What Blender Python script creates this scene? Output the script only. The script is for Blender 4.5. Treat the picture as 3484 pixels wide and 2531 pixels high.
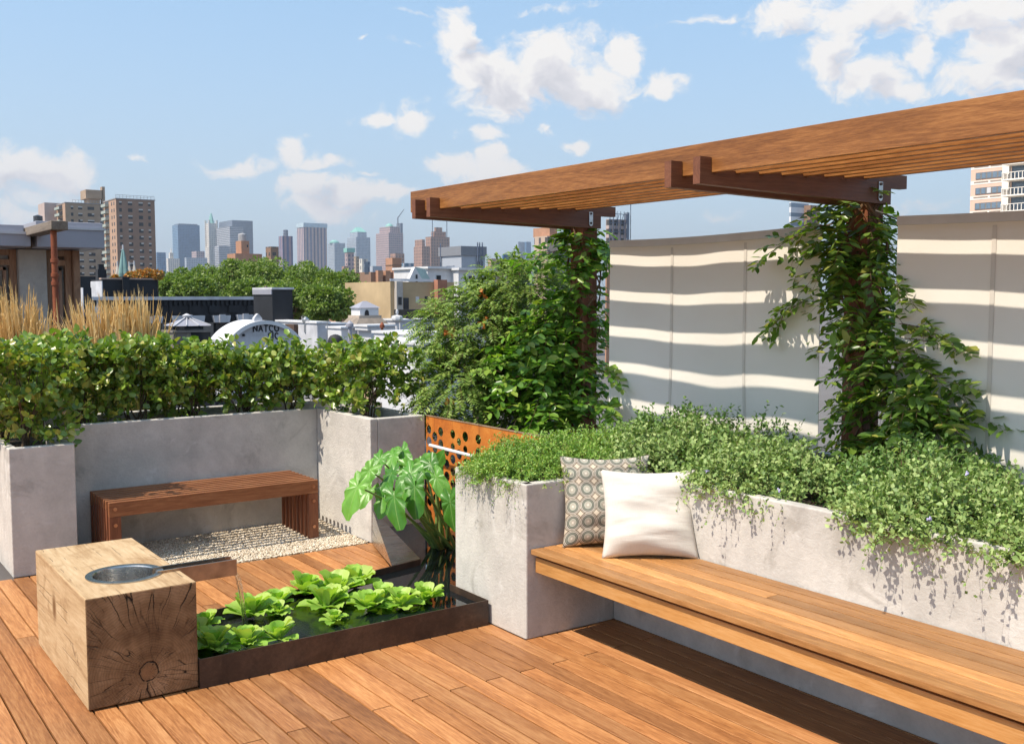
import bpy, bmesh, math, random
import numpy as np
from mathutils import Vector, Matrix
R = math.radians
SC = bpy.context.scene
COL = SC.collection
for o in list(bpy.data.objects): bpy.data.objects.remove(o)

# ---------------------------------------------------------------- camera
YAW, PITCH, EYE, FPX = R(35.2634), R(4.2236), 1.75, 3512.8      # focal length in pixels of the 3484 px photograph
cam = bpy.data.cameras.new('camera'); cam_ob = bpy.data.objects.new('camera', cam); COL.objects.link(cam_ob)
cam_ob.location = (0, 0, EYE); cam_ob.rotation_euler = (R(90) - PITCH, R(0.08), -YAW)
cam.sensor_width = 36; cam.lens = 36.2975; cam.clip_start = 0.05; cam.clip_end = 20000
SC.camera = cam_ob

# ---------------------------------------------------------------- light
SUN_EL = R(56.3)
SUN_AZ = R(-90 + 2.5)                      # compass direction of the sun from +y clockwise
sd = Vector((math.sin(SUN_AZ)*math.cos(SUN_EL), math.cos(SUN_AZ)*math.cos(SUN_EL), math.sin(SUN_EL)))
sl = bpy.data.lights.new('sun', 'SUN'); sl.energy = 3.6; sl.angle = R(0.5); sl.color = (1.0, 0.90, 0.76)
so = bpy.data.objects.new('sun', sl); COL.objects.link(so); so.rotation_euler = sd.to_track_quat('Z', 'Y').to_euler(); so.location = (-8, 0, 14)
SKY = 0.15
SC.render.engine = 'CYCLES'
SC.view_settings.view_transform = 'Standard'; SC.view_settings.look = 'None'
SC.view_settings.gamma = 1; SC.view_settings.exposure = 0.74
SC.cycles.max_bounces = 6; SC.cycles.diffuse_bounces = 3; SC.cycles.glossy_bounces = 3
SC.cycles.transmission_bounces = 4; SC.cycles.transparent_max_bounces = 6; SC.cycles.volume_bounces = 0

# ---------------------------------------------------------------- photograph pixel -> point in the place (at a known real plane or distance)
FW = np.array([math.sin(YAW)*math.cos(PITCH), math.cos(YAW)*math.cos(PITCH), -math.sin(PITCH)])
RT = np.array([math.cos(YAW), -math.sin(YAW), 0.0]); UP = np.cross(RT, FW)
def ray(px, py): return RT*((px-1742)/FPX) - UP*((py-1265.5)/FPX) + FW
def _v(d, t): return Vector((d[0]*t, d[1]*t, d[2]*t + EYE))
def at_z(px, py, z): d = ray(px, py); return _v(d, (z-EYE)/d[2])
def at_x(px, py, x): d = ray(px, py); return _v(d, x/d[0])
def at_y(px, py, y): d = ray(px, py); return _v(d, y/d[1])
def at_d(px, py, dist): return _v(ray(px, py), dist)

# ---------------------------------------------------------------- node helper
class G:
    def __init__(s, nt): s.nt = nt; s.nt.nodes.clear()
    def n(s, typ, ins=None, **kw):
        nd = s.nt.nodes.new(typ)
        for k, v in kw.items(): setattr(nd, k, v)
        for k, v in (ins or {}).items():
            sk = nd.inputs[k]
            if isinstance(v, bpy.types.NodeSocket): s.nt.links.new(v, sk)
            else: sk.default_value = v
        return nd
    def m(s, op, a, b=0.0, c=0.0, clamp=False):
        nd = s.n('ShaderNodeMath', operation=op); nd.use_clamp = clamp
        for i, v in enumerate((a, b, c)):
            if isinstance(v, bpy.types.NodeSocket): s.nt.links.new(v, nd.inputs[i])
            else: nd.inputs[i].default_value = v
        return nd.outputs[0]
    def vm(s, op, a, b=(0, 0, 0), scale=None):
        nd = s.n('ShaderNodeVectorMath', operation=op)
        for i, v in enumerate((a, b)):
            if isinstance(v, bpy.types.NodeSocket): s.nt.links.new(v, nd.inputs[i])
            else: nd.inputs[i].default_value = v
        if scale is not None:
            if isinstance(scale, bpy.types.NodeSocket): s.nt.links.new(scale, nd.inputs['Scale'])
            else: nd.inputs['Scale'].default_value = scale
        return nd.outputs['Value'] if op in ('LENGTH', 'DISTANCE', 'DOT_PRODUCT') else nd.outputs[0]
    def noise(s, vec, scale, detail=4, rough=.55, dist=0, out='Fac'):
        return s.n('ShaderNodeTexNoise', {'Vector': vec, 'Scale': scale, 'Detail': detail, 'Roughness': rough, 'Distortion': dist}).outputs[out]
    def ramp(s, fac, stops, interp='LINEAR'):
        nd = s.n('ShaderNodeValToRGB', {'Fac': fac}); cr = nd.color_ramp; cr.interpolation = interp
        while len(cr.elements) < len(stops): cr.elements.new(.5)
        for e, (p, c) in zip(cr.elements, stops):
            e.position = p; e.color = (c, c, c, 1) if isinstance(c, (int, float)) else (*c[:3], 1)
        return nd.outputs[0]
    def mix(s, fac, a, b, blend='MIX'):
        nd = s.n('ShaderNodeMix', data_type='RGBA', blend_type=blend)
        for i, v in ((0, fac), (6, a), (7, b)):
            if isinstance(v, bpy.types.NodeSocket): s.nt.links.new(v, nd.inputs[i])
            else: nd.inputs[i].default_value = v if i == 0 else (*v[:3], 1)
        return nd.outputs[2]
    def smooth(s, v, a, b):
        nd = s.n('ShaderNodeMapRange', {'From Min': a, 'From Max': b}, interpolation_type='SMOOTHSTEP')
        s.nt.links.new(v, nd.inputs['Value']); return nd.outputs[0]
    def sep(s, v): nd = s.n('ShaderNodeSeparateXYZ', {0: v}); return nd.outputs
    def comb(s, x, y, z):
        nd = s.n('ShaderNodeCombineXYZ')
        for i, v in enumerate((x, y, z)):
            if isinstance(v, bpy.types.NodeSocket): s.nt.links.new(v, nd.inputs[i])
            else: nd.inputs[i].default_value = v
        return nd.outputs[0]
    def bump(s, h, strength, dist=.01): return s.n('ShaderNodeBump', {'Height': h, 'Strength': strength, 'Distance': dist}).outputs[0]

def lin(r, g, b, k=1.0):
    f = lambda c: ((c/255)/12.92 if c/255 <= .04045 else ((c/255+.055)/1.055)**2.4)*k
    return (f(r), f(g), f(b))

# ---------------------------------------------------------------- sky with clouds (in compass direction and elevation)
def make_world():
    w = bpy.data.worlds.new('World'); SC.world = w; w.use_nodes = True; w.cycles.sampling_method = 'MANUAL'; w.cycles.sample_map_resolution = 256
    g = G(w.node_tree)
    sky = g.n('ShaderNodeTexSky', sky_type='NISHITA'); sky.sun_disc = False
    sky.sun_elevation = SUN_EL; sky.sun_rotation = SUN_AZ; sky.altitude = 20; sky.air_density = 1.0; sky.dust_density = 1.6; sky.ozone_density = 1.3
    d = g.n('ShaderNodeTexCoord').outputs['Generated']
    x, y, z = g.sep(g.vm('NORMALIZE', d))[0:3]
    az = g.m('ARCTAN2', x, y); el = g.m('ARCSINE', z)
    uv = g.comb(az, g.m('MULTIPLY', el, 1.25), 0.0)
    big = [ # px, py, rx, ry, weight : middle and half-size of each puff, given as directions
     (40,570,150,80,1),(190,600,110,68,1),(60,690,220,90,.6),(1060,610,90,62,1),(1190,645,130,60,1),(1120,700,170,55,.7),
     (1565,115,66,92,1),(1580,225,88,115,1),(1700,285,170,105,1.05),(1890,240,165,110,1.1),(1985,290,140,75,1),
     (2690,50,150,62,.88),(2950,35,230,76,.92),(3330,45,215,78,.92),(2850,185,92,80,1),(2960,270,120,66,.82),(3060,330,170,50,.68),(3420,175,125,92,1),(3370,275,190,65,.85)]
    small = [(800,545,110,30,1),(1010,495,65,58,.95),(1090,530,110,28,.85),(1320,650,70,34,.85),(1310,392,105,32,.9),(1410,400,66,44,1),(1640,462,52,30,1),
     (2140,185,82,62,1),(2245,290,105,44,1),(2120,300,66,28,.65),(3130,180,62,66,.95),(1420,405,50,44,.9),(1530,575,90,50,.95),(1668,535,58,52,1),(1690,590,130,45,.85),(1850,436,42,20,.75),(1960,482,38,24,.7),(1240,570,52,15,.75),
     (2080,700,66,40,.5),(2480,735,60,32,.45),(480,545,38,13,.5),(3000,720,240,50,.4),
     (1430,60,90,16,.42),(1400,165,100,16,.42),(1880,35,190,22,.42),(1810,128,210,24,.42),(1222,145,32,10,.5),(2420,60,160,22,.42)]
    w1 = g.n('ShaderNodeTexNoise', {'Vector': uv, 'Scale': 13.0, 'Detail': 4.0, 'Roughness': .55}).outputs['Color']
    wv = g.vm('ADD', uv, g.vm('SCALE', g.vm('SUBTRACT', w1, (.5, .5, .5)), scale=.075))
    def field(v, lst):
        S = None
        for px, py, rx, ry, wt in lst:
            r_ = ray(px, py); r_ = r_/np.linalg.norm(r_); sx, sy = FPX/(rx*1.42), FPX/(ry*1.42*1.25); c_ = (-math.atan2(r_[0], r_[1])*sx, -math.asin(r_[2])*1.25*sy, 0)
            q = g.n('ShaderNodeVectorMath', operation='MULTIPLY_ADD'); g.nt.links.new(v, q.inputs[0]); q.inputs[1].default_value = (sx, sy, 0); q.inputs[2].default_value = c_
            t = g.m('MULTIPLY_ADD', g.vm('LENGTH', q.outputs[0]), -wt, wt)
            S = t if S is None else g.m('SMOOTH_MAX', S, t, .10)
        return g.m('MAXIMUM', S, 0.0)
    def billow(v, det):
        return g.m('MULTIPLY', g.m('SUBTRACT', g.n('ShaderNodeTexNoise', {'Vector': v, 'Scale': 36.0, 'Detail': det, 'Roughness': .66, 'Distortion': .3}).outputs[0], .5), 1.45)
    S = field(wv, big+small); nz1 = billow(wv, 8.0); dens = g.m('ADD', S, nz1)
    sv = g.vm('ADD', wv, (-.010, .018, 0)); S2 = field(sv, big); nz2 = billow(sv, 2.0)
    gate = g.smooth(S, .01, .22)
    alpha = g.m('MULTIPLY', g.smooth(dens, .15, .62), gate)
    thick = g.m('ADD', g.m('MULTIPLY', g.smooth(g.m('ADD', S2, nz2), .25, 1.1), .42), g.m('MULTIPLY', g.smooth(S2, .30, .95), .38))
    relief = g.m('ADD', g.m('SUBTRACT', 1.0, thick), g.m('MULTIPLY', g.m('SUBTRACT', nz1, nz2), .35), clamp=True)
    cc = g.ramp(relief, [(.0, lin(208, 209, 217)), (.42, lin(234, 232, 236)), (.78, lin(254, 251, 248))])
    hz = g.smooth(el, .20, .0)
    cc = g.mix(g.m('MULTIPLY', hz, .45), cc, lin(208, 208, 216))
    expo = 2**SC.view_settings.exposure
    cc = g.vm('SCALE', cc, scale=1/(SKY*expo))
    # thin milky air over the sky near the horizon
    skyg = g.mix(.55, sky.outputs[0], tuple(v/(SKY*expo) for v in lin(158, 201, 234)))
    skyc = g.mix(g.m('MULTIPLY', g.smooth(el, .34, -.02), .55), skyg, tuple(v/(SKY*expo) for v in lin(196, 206, 219)))
    col = g.mix(alpha, skyc, cc)
    bg = g.n('ShaderNodeBackground', {'Color': col, 'Strength': SKY})
    g.n('ShaderNodeOutputWorld', {'Surface': bg.outputs[0]})
make_world()

# ---------------------------------------------------------------- object helpers
OFF = {}
def _props(o, label=None, cat=None, group=None, kind=None):
    if label: o['label'] = label
    if cat: o['category'] = cat
    if group: o['group'] = group
    if kind: o['kind'] = kind
    return o
def thing(name, label, cat, loc=(0, 0, 0), group=None):
    o = bpy.data.objects.new(name, None); COL.objects.link(o); o.location = loc; o.empty_display_size = .1
    OFF[o.name] = Vector(loc); return _props(o, label, cat, group)
class MB:
    def __init__(s): s.v = []; s.f = []; s.uv = None
    def add(s, vs, fs):
        b = len(s.v); s.v += [tuple(v) for v in vs]; s.f += [tuple(i+b for i in f) for f in fs]; return s
    def box(s, x0, x1, y0, y1, z0, z1):
        return s.add([(x0,y0,z0),(x1,y0,z0),(x1,y1,z0),(x0,y1,z0),(x0,y0,z1),(x1,y0,z1),(x1,y1,z1),(x0,y1,z1)],
                     [(0,3,2,1),(4,5,6,7),(0,1,5,4),(1,2,6,5),(2,3,7,6),(3,0,4,7)])
    def prism(s, poly, z0, z1):
        n = len(poly); a = sum(poly[i][0]*poly[(i+1) % n][1]-poly[(i+1) % n][0]*poly[i][1] for i in range(n))
        if a < 0: poly = poly[::-1]
        return s.add([(x, y, z0) for x, y in poly]+[(x, y, z1) for x, y in poly],
                     [tuple(range(n))[::-1], tuple(range(n, 2*n))]+[(i, (i+1) % n, n+(i+1) % n, n+i) for i in range(n)])
    def ext(s, poly, axis, a, b):           # polygon in the other two axes, extruded along axis from a to b
        n = len(poly); mk = {'x': lambda p, t: (t, p[0], p[1]), 'y': lambda p, t: (p[0], t, p[1])}[axis]
        s.add([mk(p, a) for p in poly]+[mk(p, b) for p in poly],
              [tuple(range(n)), tuple(range(n, 2*n))[::-1]]+[(i, n+i, n+(i+1) % n, (i+1) % n) for i in range(n)])
        return s
    def tube(s, pts, rad, n=8, cap=True):
        pts = [Vector(p) for p in pts]; rad = [rad]*len(pts) if isinstance(rad, (int, float)) else rad
        rings = []; u = None
        for i, p in enumerate(pts):
            t = (pts[min(i+1, len(pts)-1)]-pts[max(i-1, 0)]).normalized()
            if u is None: u = t.orthogonal().normalized()
            u = (u - t*u.dot(t)).normalized(); w = t.cross(u)
            rings.append([p+(u*math.cos(2*math.pi*k/n)+w*math.sin(2*math.pi*k/n))*rad[i] for k in range(n)])
        vs = [v for r_ in rings for v in r_]; fs = []
        for i in range(len(pts)-1):
            for k in range(n): fs.append((i*n+k, i*n+(k+1) % n, (i+1)*n+(k+1) % n, (i+1)*n+k))
        if cap: fs += [tuple(range(n))[::-1], tuple(range((len(pts)-1)*n, len(pts)*n))]
        return s.add(vs, fs)
    def lathe(s, prof, c, n=24, cap=True):
        vs = []; fs = []
        for r_, z in prof: vs += [(c[0]+r_*math.cos(2*math.pi*k/n), c[1]+r_*math.sin(2*math.pi*k/n), c[2]+z) for k in range(n)]
        for i in range(len(prof)-1):
            for k in range(n): fs.append((i*n+k, i*n+(k+1) % n, (i+1)*n+(k+1) % n, (i+1)*n+k))
        if cap: fs += [tuple(range(n))[::-1], tuple(range((len(prof)-1)*n, len(prof)*n))]
        return s.add(vs, fs)
def _finish(me, name, mat, parent, origin, smooth, bevel, fix=True):
    o = bpy.data.objects.new(name, me); COL.objects.link(o)
    if mat: me.materials.append(mat)
    if smooth: me.shade_smooth()
    if parent is not None: o.parent = parent; OFF[o.name] = Vector(origin)
    else: o.location = origin; OFF[o.name] = Vector(origin)
    if bevel:
        b = o.modifiers.new('bevel', 'BEVEL'); b.width = bevel; b.segments = 2; b.limit_method = 'ANGLE'; b.angle_limit = R(40)
    return o
def mesh(mb, name, mat, parent=None, origin=None, smooth=False, bevel=0):
    off = OFF[parent.name] if parent is not None else Vector(origin or (0, 0, 0))
    me = bpy.data.meshes.new(name)
    me.from_pydata([(v[0]-off[0], v[1]-off[1], v[2]-off[2]) for v in mb.v], [], mb.f)
    bm = bmesh.new(); bm.from_mesh(me); bmesh.ops.recalc_face_normals(bm, faces=bm.faces); bm.to_mesh(me); bm.free()
    return _finish(me, name, mat, parent, off, smooth, bevel)
def single(mb, name, mat, label, cat, origin, group=None, **kw): return _props(mesh(mb, name, mat, None, origin, **kw), label, cat, group)
def struct(mb, name, mat, **kw): return _props(mesh(mb, name, mat, None, (0, 0, 0), **kw), kind='structure')
def npmesh(V, F, name, mat, parent=None, origin=None, smooth=False):
    off = OFF[parent.name] if parent is not None else Vector(origin or (0, 0, 0))
    V = np.asarray(V, dtype=np.float32)-np.array(off, dtype=np.float32); F = np.asarray(F, dtype=np.int32)
    me = bpy.data.meshes.new(name); me.vertices.add(len(V)); me.vertices.foreach_set('co', V.ravel())
    k = F.shape[1]; me.loops.add(F.size); me.loops.foreach_set('vertex_index', F.ravel())
    me.polygons.add(len(F)); me.polygons.foreach_set('loop_start', np.arange(0, F.size, k, dtype=np.int32))
    me.update(calc_edges=True); me.validate()
    return _finish(me, name, mat, parent, off, smooth, 0)
def dup(root, loc, label=None, rotz=None, group=None):
    r = root.copy(); COL.objects.link(r); r.location = loc
    if rotz is not None: r.rotation_euler.z = rotz
    if label: r['label'] = label
    if group: r['group'] = group
    for ch in list(root.children):
        c = ch.copy(); COL.objects.link(c); c.parent = r
        for gc in ch.children:
            d = gc.copy(); COL.objects.link(d); d.parent = c
    return r

# ---------------------------------------------------------------- foliage helpers
def nz(a): return a/np.maximum(np.linalg.norm(a, axis=-1, keepdims=True), 1e-9)
T6 = (np.array([(0,0,0),(.32,.5,.14),(.72,.4,.12),(1,0,-.05),(.72,-.4,.12),(.32,-.5,.14)]), [(0,1,2,3),(0,3,4,5)])
T4 = (np.array([(0,0,0),(.45,.5,.12),(1,0,0),(.45,-.5,.12)]), [(0,1,2),(0,2,3)])
def leaf_mesh(P, D, Nn, L, W, tpl=T6):
    D = nz(D); S = nz(np.cross(D, Nn)); N2 = np.cross(S, D)
    T, F = tpl; L = np.broadcast_to(L, len(P)); W = np.broadcast_to(W, len(P))
    V = P[:, None] + D[:, None]*(T[None, :, 0:1]*L[:, None, None]) + S[:, None]*(T[None, :, 1:2]*W[:, None, None]) + N2[:, None]*(T[None, :, 2:3]*W[:, None, None])
    F = np.array(F)[None] + (np.arange(len(P))*len(T))[:, None, None]
    return V.reshape(-1, 3), F.reshape(-1, F.shape[-1])
Z = np.array([0, 0, 1.0])
def sprigs(rng, P0, Dir, Len, k, L, W, droop=.25, pinnate=False, tpl=T6, jit=.3, stem=.0015, up=.35, t0=.12):
    n = len(P0); Dir = nz(Dir); Len = np.broadcast_to(Len, n)
    t = t0+(1-t0)*(np.arange(k)+.5)/k
    pt = lambda tt: P0[:, None]+Dir[:, None]*(Len[:, None]*tt[None])[:, :, None]-Z*(droop*Len[:, None]*tt[None]**2)[:, :, None]
    P = pt(t); tan = nz(np.broadcast_to(Dir[:, None], P.shape)-Z*(2*droop*t)[None, :, None])
    S0 = nz(np.cross(np.broadcast_to(Dir, (n, 3)), Z+rng.normal(0, .25, (n, 3)))); S0 = np.broadcast_to(S0[:, None], P.shape)
    if pinnate:
        sg = np.array([-1.0, 1.0]); PP = np.repeat(P, 2, 1); TT = np.repeat(tan, 2, 1); SS = np.repeat(S0, 2, 1)*np.tile(sg, k)[None, :, None]
        tipw = 1-.35*np.abs(np.repeat(t, 2)-.45)*1.4
    else:
        ang = rng.uniform(0, 2*math.pi, (n, 1))+np.arange(k)[None]*2.4
        B0 = np.cross(tan, S0); PP = P; TT = tan; SS = S0*np.cos(ang)[:, :, None]+B0*np.sin(ang)[:, :, None]; tipw = np.ones(k)
    D = nz(TT*.5+SS*.9+Z*(.15 if not pinnate else -.12)+rng.normal(0, jit, PP.shape)*.6)
    Nn = nz(Z*(up+.3)+np.broadcast_to(Dir[:, None], PP.shape)*.25+rng.normal(0, jit, PP.shape))
    sz = rng.uniform(.7, 1.25, PP.shape[:2])*tipw[None]
    V, F = leaf_mesh(PP.reshape(-1, 3), D.reshape(-1, 3), Nn.reshape(-1, 3), (sz*L).ravel(), (sz*W).ravel(), tpl)
    ts = np.linspace(0, 1, 5); C = pt(ts)                        # thin three-sided stems
    a = nz(np.cross(np.broadcast_to(Dir, (n, 3)), Z+.01)); b = np.cross(Dir, a)
    rr = stem*(1.2-.8*ts)
    ring = np.stack([C+(a*math.cos(q)+b*math.sin(q))[:, None]*rr[None, :, None] for q in (0, 2.1, 4.2)], 2)
    SV = ring.reshape(-1, 3); base = (np.arange(n)*15)[:, None, None, None]+(np.arange(4)*3)[None, :, None, None]
    q = np.array([[0, 1, 4, 3], [1, 2, 5, 4], [2, 0, 3, 5]])[None, None]
    SF = (base+q).reshape(-1, 4)
    return V, F, SV, SF
def rdir(rng, n): return nz(rng.normal(0, 1, (n, 3)))
# ---------------------------------------------------------------- materials
def new_mat(name):
    m = bpy.data.materials.new(name); m.use_nodes = True; return m, G(m.node_tree)
def bsdf(g, col, rough=.6, normal=None, metal=0.0, spec=.5, **kw):
    ins = {'Base Color': col if isinstance(col, bpy.types.NodeSocket) else (*col[:3], 1), 'Roughness': rough, 'Metallic': metal, 'Specular IOR Level': spec}
    if normal is not None: ins['Normal'] = normal
    ins.update(kw); b = g.n('ShaderNodeBsdfPrincipled', ins); return b
def out(g, sh): g.n('ShaderNodeOutputMaterial', {'Surface': sh.outputs[0] if hasattr(sh, 'outputs') else sh})
def plain(name, col, rough=.6, metal=0.0, var=.12, scale=8, bump=0.0, spec=.5):
    m, g = new_mat(name); p = g.n('ShaderNodeTexCoord').outputs['Object']
    nz_ = g.noise(p, scale, 5, .6)
    c = g.ramp(nz_, [(.3, tuple(v*(1-var) for v in col)), (.7, tuple(v*(1+var) for v in col))])
    out(g, bsdf(g, c, rough, g.bump(g.noise(p, scale*6, 3), bump) if bump else None, metal, spec)); return m
def wood(name, dark, mid, light, axis='y', rough=.45, island=True, grain=1.0, spec=.4, tint=.35):
    m, g = new_mat(name); p = g.n('ShaderNodeTexCoord').outputs['Object']
    rnd = g.n('ShaderNodeNewGeometry').outputs['Random Per Island'] if island else g.m('ADD', 0.37, 0.0)
    p = g.vm('ADD', p, g.comb(g.m('MULTIPLY', rnd, 37.0), g.m('MULTIPLY', rnd, 11.3), g.m('MULTIPLY', rnd, 23.7)))
    s = {'x': (.9, 13, 13), 'y': (13, .9, 13), 'z': (13, 13, .9)}[axis]
    q = g.vm('MULTIPLY', p, tuple(v*grain for v in s))
    w = g.noise(q, .42, 3, .5, 1.0)                                   # broad figure
    f = g.noise(g.vm('MULTIPLY', q, (2.2, 2.2, 2.2)), 6.5, 6, .66)     # fine pores
    bands = g.m('SINE', g.m('MULTIPLY', w, 88.0))
    v = g.m('ADD', g.m('MULTIPLY', w, .42), g.m('ADD', g.m('MULTIPLY', bands, .045), g.m('MULTIPLY', f, .58)))
    c = g.ramp(v, [(.30, dark), (.50, mid), (.70, light)])
    k = g.m('ADD', 1-tint*.55, g.m('MULTIPLY', rnd, tint*1.1))
    c = g.vm('SCALE', c, scale=k)
    r2 = g.m('FRACT', g.m('MULTIPLY', rnd, 7.31))
    c = g.mix(g.m('MULTIPLY', r2, .38), c, g.vm('MULTIPLY', c, (.82, .92, 1.25)))
    big = g.noise(p, 1.7, 3, .6)
    c = g.mix(g.m('MULTIPLY', g.smooth(big, .5, .78), .35), c, g.vm('MULTIPLY', c, (.72, .78, .9)))   # weathering
    out(g, bsdf(g, c, g.m('ADD', rough-.06, g.m('MULTIPLY', f, .2)), g.bump(f, .18, .003), spec=spec)); return m
def concrete(name, lo, hi, stain, warm=(1, .95, .875), bump=.35):
    m, g = new_mat(name); p = g.n('ShaderNodeTexCoord').outputs['Object']
    a = g.noise(p, 1.6, 6, .62, .6); b = g.noise(p, 7, 6, .65, .4); c3 = g.noise(p, 55, 4, .7)
    v = g.m('ADD', g.m('MULTIPLY', a, .55), g.m('ADD', g.m('MULTIPLY', b, .3), g.m('MULTIPLY', c3, .15)))
    c = g.ramp(v, [(.36, tuple(lo*w for w in warm)), (.62, tuple(hi*w for w in warm))])
    st = g.smooth(g.noise(g.vm('ADD', p, (3.1, 7.7, 1.3)), 2.3, 5, .62, 1.2), .56, .72)
    c = g.mix(g.m('MULTIPLY', st, .62), c, stain)
    light_patch = g.smooth(g.noise(g.vm('ADD', p, (9.1, 2.7, 4.3)), 3.1, 4, .6, 1.5), .6, .7)
    c = g.mix(g.m('MULTIPLY', light_patch, .4), c, (hi*1.12, hi*1.1, hi*1.06))
    pore = g.smooth(g.n('ShaderNodeTexVoronoi', {'Vector': p, 'Scale': 24.0, 'Randomness': 1.0}).outputs['Distance'], .10, .05)
    pore = g.m('MULTIPLY', pore, g.smooth(g.noise(p, 5, 2), .55, .65))
    c = g.mix(g.m('MULTIPLY', pore, .5), c, (.10, .095, .09))
    trowel = g.noise(g.vm('MULTIPLY', p, (1, 1, 1.6)), 19, 5, .6, 1.6)
    h = g.m('ADD', g.m('MULTIPLY', trowel, .8), g.m('ADD', g.m('MULTIPLY', c3, .5), g.m('MULTIPLY', pore, -1.0)))
    out(g, bsdf(g, c, .82, g.bump(h, bump, .012), spec=.25)); return m
def leafy(name, cols, rough=.42, trans=.32, tcol=None, spec=.45):
    m, g = new_mat(name)
    rnd = g.n('ShaderNodeNewGeometry').outputs['Random Per Island']
    st = [(i/max(1, len(cols)-1), c) for i, c in enumerate(cols)]
    c = g.ramp(rnd, st)
    p = g.n('ShaderNodeTexCoord').outputs['Object']
    c = g.vm('SCALE', c, scale=g.m('ADD', .78, g.m('MULTIPLY', g.noise(p, 5.0, 3), .44)))
    b = bsdf(g, c, rough, spec=spec)
    tc = g.vm('MULTIPLY', c, tcol or (1.5, 1.75, .45))
    t = g.n('ShaderNodeBsdfTranslucent', {'Color': tc})
    out(g, g.n('ShaderNodeMixShader', {0: trans, 1: b.outputs[0], 2: t.outputs[0]})); return m
def facade(name, wall, glass, px, pz, fx, fz, rough=.7, gr=.25, wall2=None, stripe=0, var=.25):
    """wall with a regular grid of windows, in metres of the building's own coordinates"""
    m, g = new_mat(name); p = g.n('ShaderNodeTexCoord').outputs['Object']
    x, y, z = g.sep(p)[0:3]; nx, ny, nn = g.sep(g.n('ShaderNodeNewGeometry').outputs['True Normal'])[0:3]
    ax = g.m('GREATER_THAN', g.m('ABSOLUTE', nx), .5)
    u = g.m('ADD', g.m('MULTIPLY', y, ax), g.m('MULTIPLY', x, g.m('SUBTRACT', 1.0, ax)))
    fu = g.m('FRACT', g.m('DIVIDE', g.m('ADD', u, 500.0), px)); fv = g.m('FRACT', g.m('DIVIDE', g.m('ADD', z, 500.0), pz))
    a = g.m('LESS_THAN', g.m('ABSOLUTE', g.m('SUBTRACT', fu, .5)), fx/2); b = g.m('LESS_THAN', g.m('ABSOLUTE', g.m('SUBTRACT', fv, .5)), fz/2)
    side = g.m('LESS_THAN', g.m('ABSOLUTE', nn), .5)
    w = g.m('MULTIPLY', g.m('MULTIPLY', a, b), side)
    cell = g.comb(g.m('FLOOR', g.m('DIVIDE', g.m('ADD', u, 500.0), px)), g.m('FLOOR', g.m('DIVIDE', g.m('ADD', z, 500.0), pz)), ax)
    rn = g.n('ShaderNodeTexWhiteNoise', {'Vector': cell}, noise_dimensions='3D').outputs['Value']
    gl = g.vm('SCALE', g.mix(0.0, glass, glass), scale=g.m('ADD', 1-var, g.m('MULTIPLY', rn, 2*var)))
    n_ = g.noise(p, .12, 4, .6)
    wc = g.ramp(n_, [(.35, tuple(v*.88 for v in wall)), (.65, tuple(v*1.1 for v in wall))])
    if wall2 is not None: wc = g.mix(g.m('MULTIPLY', g.m('GREATER_THAN', g.m('ABSOLUTE', g.m('SUBTRACT', fv, .5)), .5-stripe/2), side), wc, wall2)
    c = g.mix(w, wc, gl)
    out(g, bsdf(g, c, g.m('ADD', rough, g.m('MULTIPLY', w, gr-rough)), spec=.4)); return m

mt = {}
mt['deck'] = wood('deck_hardwood', (.20,.072,.021), (.385,.160,.052), (.56,.275,.103), 'y', .5, tint=.48)
mt['seat'] = wood('seat_hardwood', (.24,.100,.028), (.42,.195,.062), (.56,.29,.11), 'y', .42, tint=.75)
mt['fascia'] = wood('fascia_hardwood', (.34,.14,.036), (.52,.25,.075), (.62,.34,.13), 'y', .4, tint=.2, grain=.8)
mt['rafter'] = wood('rafter_hardwood', (.10,.036,.018), (.165,.062,.030), (.23,.092,.044), 'x', .5, tint=.25)
mt['slat'] = wood('slat_hardwood', (.13,.046,.012), (.275,.110,.030), (.45,.205,.062), 'y', .42, tint=.35, grain=1.25, spec=.4)
mt['post'] = wood('post_hardwood', (.14,.046,.022), (.23,.080,.036), (.32,.13,.06), 'z', .5, tint=.2)
mt['benchw'] = wood('bench_hardwood', (.15,.052,.020), (.28,.108,.042), (.42,.19,.08), 'x', .48, tint=.25)
mt['benchleg'] = wood('bench_leg_hardwood', (.13,.042,.018), (.23,.080,.036), (.34,.14,.062), 'z', .48, tint=.25)
mt['conc'] = concrete('pale_concrete', .40, .62, (.31,.285,.25), bump=.28)
mt['conc_b'] = concrete('grey_concrete', .42, .65, (.29,.275,.25), bump=.45)
mt['soil'] = plain('soil', (.035,.024,.016), .95, var=.5, scale=30, bump=.8)
def corten(name, a, b, c, rough=.7):
    m, g = new_mat(name); p = g.n('ShaderNodeTexCoord').outputs['Object']
    v = g.m('ADD', g.m('MULTIPLY', g.noise(p, 4, 6, .65, .5), .7), g.m('MULTIPLY', g.noise(p, 60, 4, .7), .3))
    col = g.ramp(v, [(.34, a), (.5, b), (.66, c)])
    run = g.smooth(g.noise(g.vm('MULTIPLY', p, (14, 14, .8)), 1.0, 3, .6), .58, .75)
    col = g.mix(g.m('MULTIPLY', run, .45), col, tuple(x*.45 for x in a))
    out(g, bsdf(g, col, rough, g.bump(v, .25, .004), .15)); return m
mt['corten'] = corten('orange_corten_steel', (.34,.085,.012), (.54,.165,.02), (.64,.25,.04))
mt['darksteel'] = corten('dark_weathered_steel', (.028,.018,.013), (.060,.036,.024), (.115,.070,.044), .5)
mt['bronze'] = corten('brown_steel', (.20,.125,.075), (.33,.22,.145), (.44,.32,.22), .35)
mt['spout'] = plain('painted_reflection_steel', (.36,.25,.17), .36, .75, var=.25, scale=14)  # brown reflection of the deck painted into the steel's colour
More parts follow.
